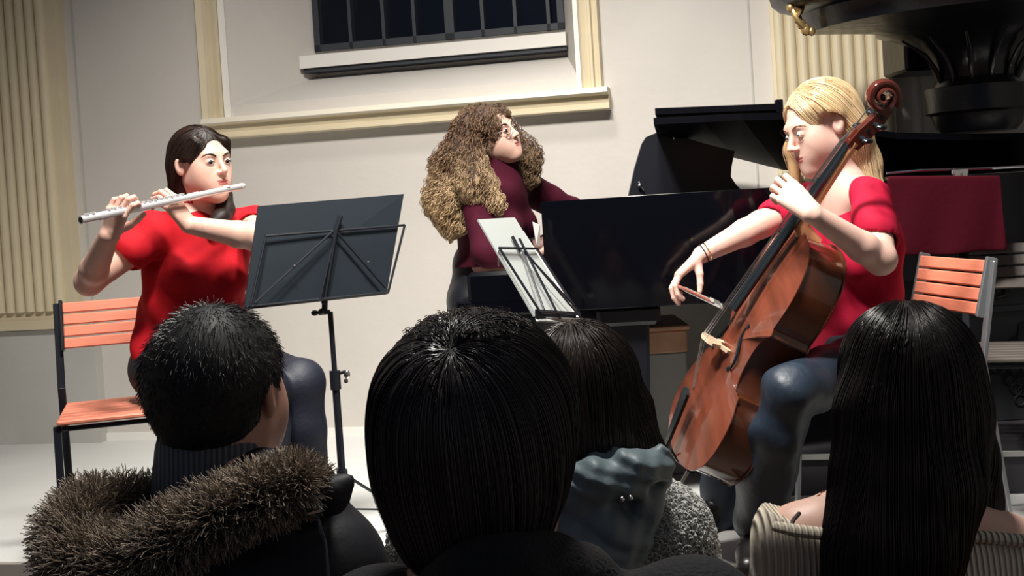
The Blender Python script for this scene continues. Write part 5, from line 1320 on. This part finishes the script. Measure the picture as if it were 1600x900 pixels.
mb = MB(); mb.tube([NP(622, 560, 1.22), NP(624, 538, 1.23), NP(634, 530, 1.25)], [.003, .004, .003], 8); mb.build('hair_clip', M_CHROME, per, smooth=True)

# --- bob haired person in fleece ---
hc = NP(908, 632, 1.78); HM = frame((.05, .99, -.05), (.0, 0, 1), hc, .98)
nk = NP(905, 752, 1.77); hip = A((nk[0]-.01, 1.76, .12)); ch = nk*.52+hip*.48; rg = unit((1, 0, 0))
per = person('person with a brown bob in a grey teddy fleece jacket with blue grey hood', (hip[0], hip[1], -.4))
F = Fld(); head(F, HM, nk, .050); torso(F, hip, ch, nk, rg, 0, 1.0); shR, shL = nk+rg*.105-A((0, 0, .095)), nk-rg*.20-A((0, 0, .080))
F.cap(nk, shR, .045, .045, .05); F.cap(nk, shL, .045, .045, .05)
el1, el2 = shR+A((.04, .03, -.26)), shL+A((-.04, .03, -.26)); w1, w2 = el1+A((-.10, .22, .0)), el2+A((.10, .22, .0))
arm(F, shR, el1, w1); arm(F, shL, el2, w2); hand(F, w1, (-.3, .9, -.2), (0, 0, -1), (-1, 0, 0)); hand(F, w2, (.3, .9, -.2), (0, 0, -1), (1, 0, 0)); lower_body(F, hip, rg)
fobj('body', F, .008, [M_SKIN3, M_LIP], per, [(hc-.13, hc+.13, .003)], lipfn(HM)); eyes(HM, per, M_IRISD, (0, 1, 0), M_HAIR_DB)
J = Fld(); torso(J, hip, ch, nk-A((0, 0, .03)), rg, .045, 1.02); J.cap(nk-A((0, 0, .03)), shR, .055, .064, .05); J.cap(nk-A((0, 0, .03)), shL, .055, .072, .05)
arm(J, shR, el1, w1, .036); arm(J, shL, el2, w2, .036); nz_ = wrinkle(.0035, 70, .7); n2z = wrinkle(.004, 20, 2)
J.post = lambda X, d: n2z(X, nz_(X, d))
X0 = np.concatenate([seeds_on(J, shR, 6000, lambda X: X[:, 2] > .25, rad=.12), seeds_on(J, ch, 3500, lambda X: (X[:, 1] < 1.80) & (X[:, 2] > .2), rad=.25), seeds_on(J, shL, 3000, lambda X: X[:, 2] > .25, rad=.12)])
g0_ = J.grad(X0); s1_ = np.cross(g0_, RNG.normal(size=X0.shape)); s1_ /= np.linalg.norm(s1_, axis=1)[:, None]; s2_ = np.cross(g0_, s1_); rr_ = RNG.uniform(.0022, .0045, len(X0))[:, None]
pth = np.stack([X0+g0_*rr_*(.4+1.1*math.sin(a*.7))+(s1_*math.cos(a)+s2_*math.sin(a))*rr_ for a in (0, 1.1, 2.2, 3.3, 4.4)], 1)
V1, Q1 = strand_arrays(pth, .0011, .6); V2, Q2 = J.mesh(.006)
np_obj('fleece_jacket', np.concatenate([V1, V2]), np.concatenate([Q1, Q2+len(V1)]), [M_SHERPAF, M_SHERPA], per, mi=np.concatenate([np.zeros(len(Q1), int), np.ones(len(Q2), int)]))
Q = Fld(); Q.chain([NP(870, 765, 1.64), NP(930, 752, 1.62), NP(985, 742, 1.63), NP(1028, 722, 1.67)], [.024, .026, .026, .020], .012)
Q.chain([NP(868, 742, 1.70), NP(940, 722, 1.69), NP(1000, 718, 1.72)], [.026, .028, .020], .012)
Q.chain([NP(910, 810, 1.66), NP(930, 850, 1.65), NP(930, 905, 1.64)], [.055, .058, .055], .02); Q.chain([NP(1015, 755, 1.69), NP(992, 800, 1.67), NP(965, 860, 1.65)], [.026, .032, .036], .012)
def quilt(X, d):
    u = (X[:, 2]*.8+X[:, 0]*.6)/.045; return d-.006*np.abs(np.sin(u*math.pi))+.0018*np.sin(X[:, 0]*120+X[:, 2]*150+3*np.sin(X[:, 2]*60))+.0014*np.sin(X[:, 0]*210-X[:, 2]*90)
Q.post = quilt; fobj('hood', Q, .004, M_QUILT, per)
mb = MB()
for x, y in ((972, 780), (985, 778)): mb.ball(P(x, y, 1.585), (.0032, .003, .0042), 8)
mb.build('hood_snap', M_CHROME, per, smooth=True)['kind'] = 'stuff'
T_ = Fld(); lower_body(T_, hip, rg, .012); T_.ell(hip, (.17, .15, .12), .04); fobj('trousers', T_, .010, M_NAVY, per)
for s_ in (-1, 1):
    a = hip+rg*s_*.13+A((0, .45, 0)); a[2] = -.325; shoe('shoe', a, (0, 1, 0), per)
Hs = Fld().at(HM); Hs.ell((0, -.018, .036), (.086, .104, .090), .02); Hs.ell((0, -.030, -.035), (.092, .085, .080), .03); Hs.ell((0, .098, -.02), (.062, .06, .09), .01, sub=True); Hs.at(np.eye(4))
Hs.chain([NP(985, 640, 1.75), NP(1005, 690, 1.72), NP(1030, 705, 1.71)], [.030, .018, .006], .02)
X0 = seeds_on(Hs, hc+A((0, 0, .03)), 3200, lambda X: X[:, 2] > hc[2]-.01, rad=.16); cr_ = NP(890, 515, 1.76)
pth = flow(Hs, X0, lambda X, i: gravity(cr_, 1.4, 1.0)(X, i)+A((.10, 0, 0))*(i > 12), 26, .0078, RNG.uniform(0, .005, len(X0)))
hair_obj('hair', Hs, pth, .0007, M_HAIR_BR, per, .004, .3, M_SHELL_BR)

# --- long haired woman in cream sweater ---
hc = NP(1416, 618, 1.62); HM = frame((-.05, .99, 0), (.0, 0, 1), hc, 1.02)
nk = NP(1412, 792, 1.62); hip = A((nk[0], 1.60, .10)); ch = nk*.50+hip*.50; rg = unit((1, -.05, 0))
per = person('woman with long straight black hair in a cream off shoulder ribbed sweater', (hip[0], hip[1], -.4))
F = Fld(); head(F, HM, nk, .050); torso(F, hip, ch, nk-A((0, 0, .01)), rg, 0, .98); shR, shL = NP(1575, 862, 1.62), NP(1252, 842, 1.64)
F.cap(nk, shR, .050, .046, .06); F.cap(nk, shL, .050, .046, .06)
el1, el2 = shR+A((.05, .03, -.26)), shL+A((-.05, .03, -.26)); w1, w2 = el1+A((-.10, .22, .0)), el2+A((.10, .22, .0))
arm(F, shR, el1, w1); arm(F, shL, el2, w2); hand(F, w1, (-.3, .9, -.2), (0, 0, -1), (-1, 0, 0)); hand(F, w2, (.3, .9, -.2), (0, 0, -1), (1, 0, 0)); lower_body(F, hip, rg)
fobj('body', F, .007, [M_SKIN, M_LIP], per, [(hc-.13, hc+.13, .003)], lipfn(HM)); eyes(HM, per, M_IRISD, (0, 1, 0), M_HAIR_BK)
J = Fld(); torso(J, hip, ch, nk-A((0, 0, .02)), rg, .014, 1.0); J.cap(nk-A((0, 0, .01)), shR, .055, .062, .06); J.cap(nk-A((0, 0, .01)), shL, .055, .062, .06); arm(J, shR, el1, w1, .018); arm(J, shL, el2, w2, .018)
zl, zr_ = P(1300, 837, 1.58).z, P(1540, 838, 1.58).z; xl, xr = P(1300, 837, 1.58).x, P(1540, 838, 1.58).x
def neckline(X, d):
    z = zl+(zr_-zl)*(X[:, 0]-xl)/(xr-xl); z = z+np.clip(xl-.02-X[:, 0], 0, .08)*.45
    return np.maximum(wsw(X, d), X[:, 2]-z)
wsw = wrinkle(.002, 18, .3); J.post = neckline; fobj('ribbed_sweater', J, .005, M_SWEATER, per)
mb = MB()
for a, b in (((1209, 822), (1316, 838)), ((1480, 831), (1610, 846))):
    mb.tube([P(a[0], a[1], 1.565 if a[0] < 1300 else 1.555), P((a[0]*.7+b[0]*.3), a[1]*.7+b[1]*.3+2, 1.55), P(b[0], b[1], 1.545)], [.008, .010, .010], 10, squash=.8)
mb.build('rolled_neckline', M_SWEATER, per, smooth=True)['kind'] = 'stuff'
mb = MB(); mb.tube([P(1249, 802, 1.60), P(1240, 812, 1.585), P(1234, 828, 1.575)], .0028, 8); mb.build('strap', M_BANDD, per, smooth=True)
T_ = Fld(); lower_body(T_, hip, rg, .012); T_.ell(hip, (.17, .15, .12), .04); fobj('trousers', T_, .010, M_JEANS, per)
for s_ in (-1, 1):
    a = hip+rg*s_*.13+A((0, .45, 0)); a[2] = -.325; shoe('shoe', a, (0, 1, 0), per)
Hs = Fld().at(HM); Hs.ell((0, -.018, .034), (.084, .104, .090), .02); Hs.ell((.0, -.025, -.03), (.084, .080, .09), .03); Hs.ell((0, .102, -.02), (.062, .06, .09), .01, sub=True); Hs.at(np.eye(4))
Hs.chain([NP(1382, 660, 1.56), NP(1382, 760, 1.55), NP(1368, 850, 1.53), NP(1345, 950, 1.52)], [.058, .056, .052, .050], .04)
Hs.chain([NP(1450, 660, 1.56), NP(1452, 760, 1.54), NP(1442, 850, 1.52), NP(1435, 950, 1.51)], [.062, .056, .040, .036], .04)
Hs.chain([NP(1480, 640, 1.60), NP(1505, 720, 1.62), NP(1532, 780, 1.63), NP(1548, 806, 1.63)], [.045, .036, .020, .008], .03)
X0 = seeds_on(Hs, hc+A((0, 0, .03)), 3600, lambda X: X[:, 2] > hc[2]-.02, rad=.16); cr_ = NP(1412, 472, 1.64)
sx_ = X0[:, 0:1]-hc[0]
pth = flow(Hs, X0, lambda X, i: gravity(cr_, 1.3, 1.0)(X, i)+A((.10, 0, 0))*((X[:, 0:1]-hc[0]) > .045)-A((.05, 0, 0))*((X[:, 0:1]-hc[0]) < -.02), 48, .0088, RNG.uniform(0, .005, len(X0)))
X1 = seeds_on(Hs, NP(1420, 800, 1.54), 1500, lambda X: X[:, 1] < 1.62, rad=.12); p2 = flow(Hs, X1, lambda X, i: np.tile(A((-.06, 0, -1)), (len(X), 1)), 20, .008, RNG.uniform(0, .004, len(X1)))
V1, Q1 = strand_arrays(pth, .0006, .3); V2, Q2 = strand_arrays(p2, .0006, .3); V3, Q3 = Hs.mesh(.005)
np_obj('hair', np.concatenate([V1, V2, V3]), np.concatenate([Q1, Q2+len(V1), Q3+len(V1)+len(V2)]), [M_HAIR_LONG, M_SHELL_BK], per, mi=np.concatenate([np.zeros(len(Q1)+len(Q2), int), np.ones(len(Q3), int)]))
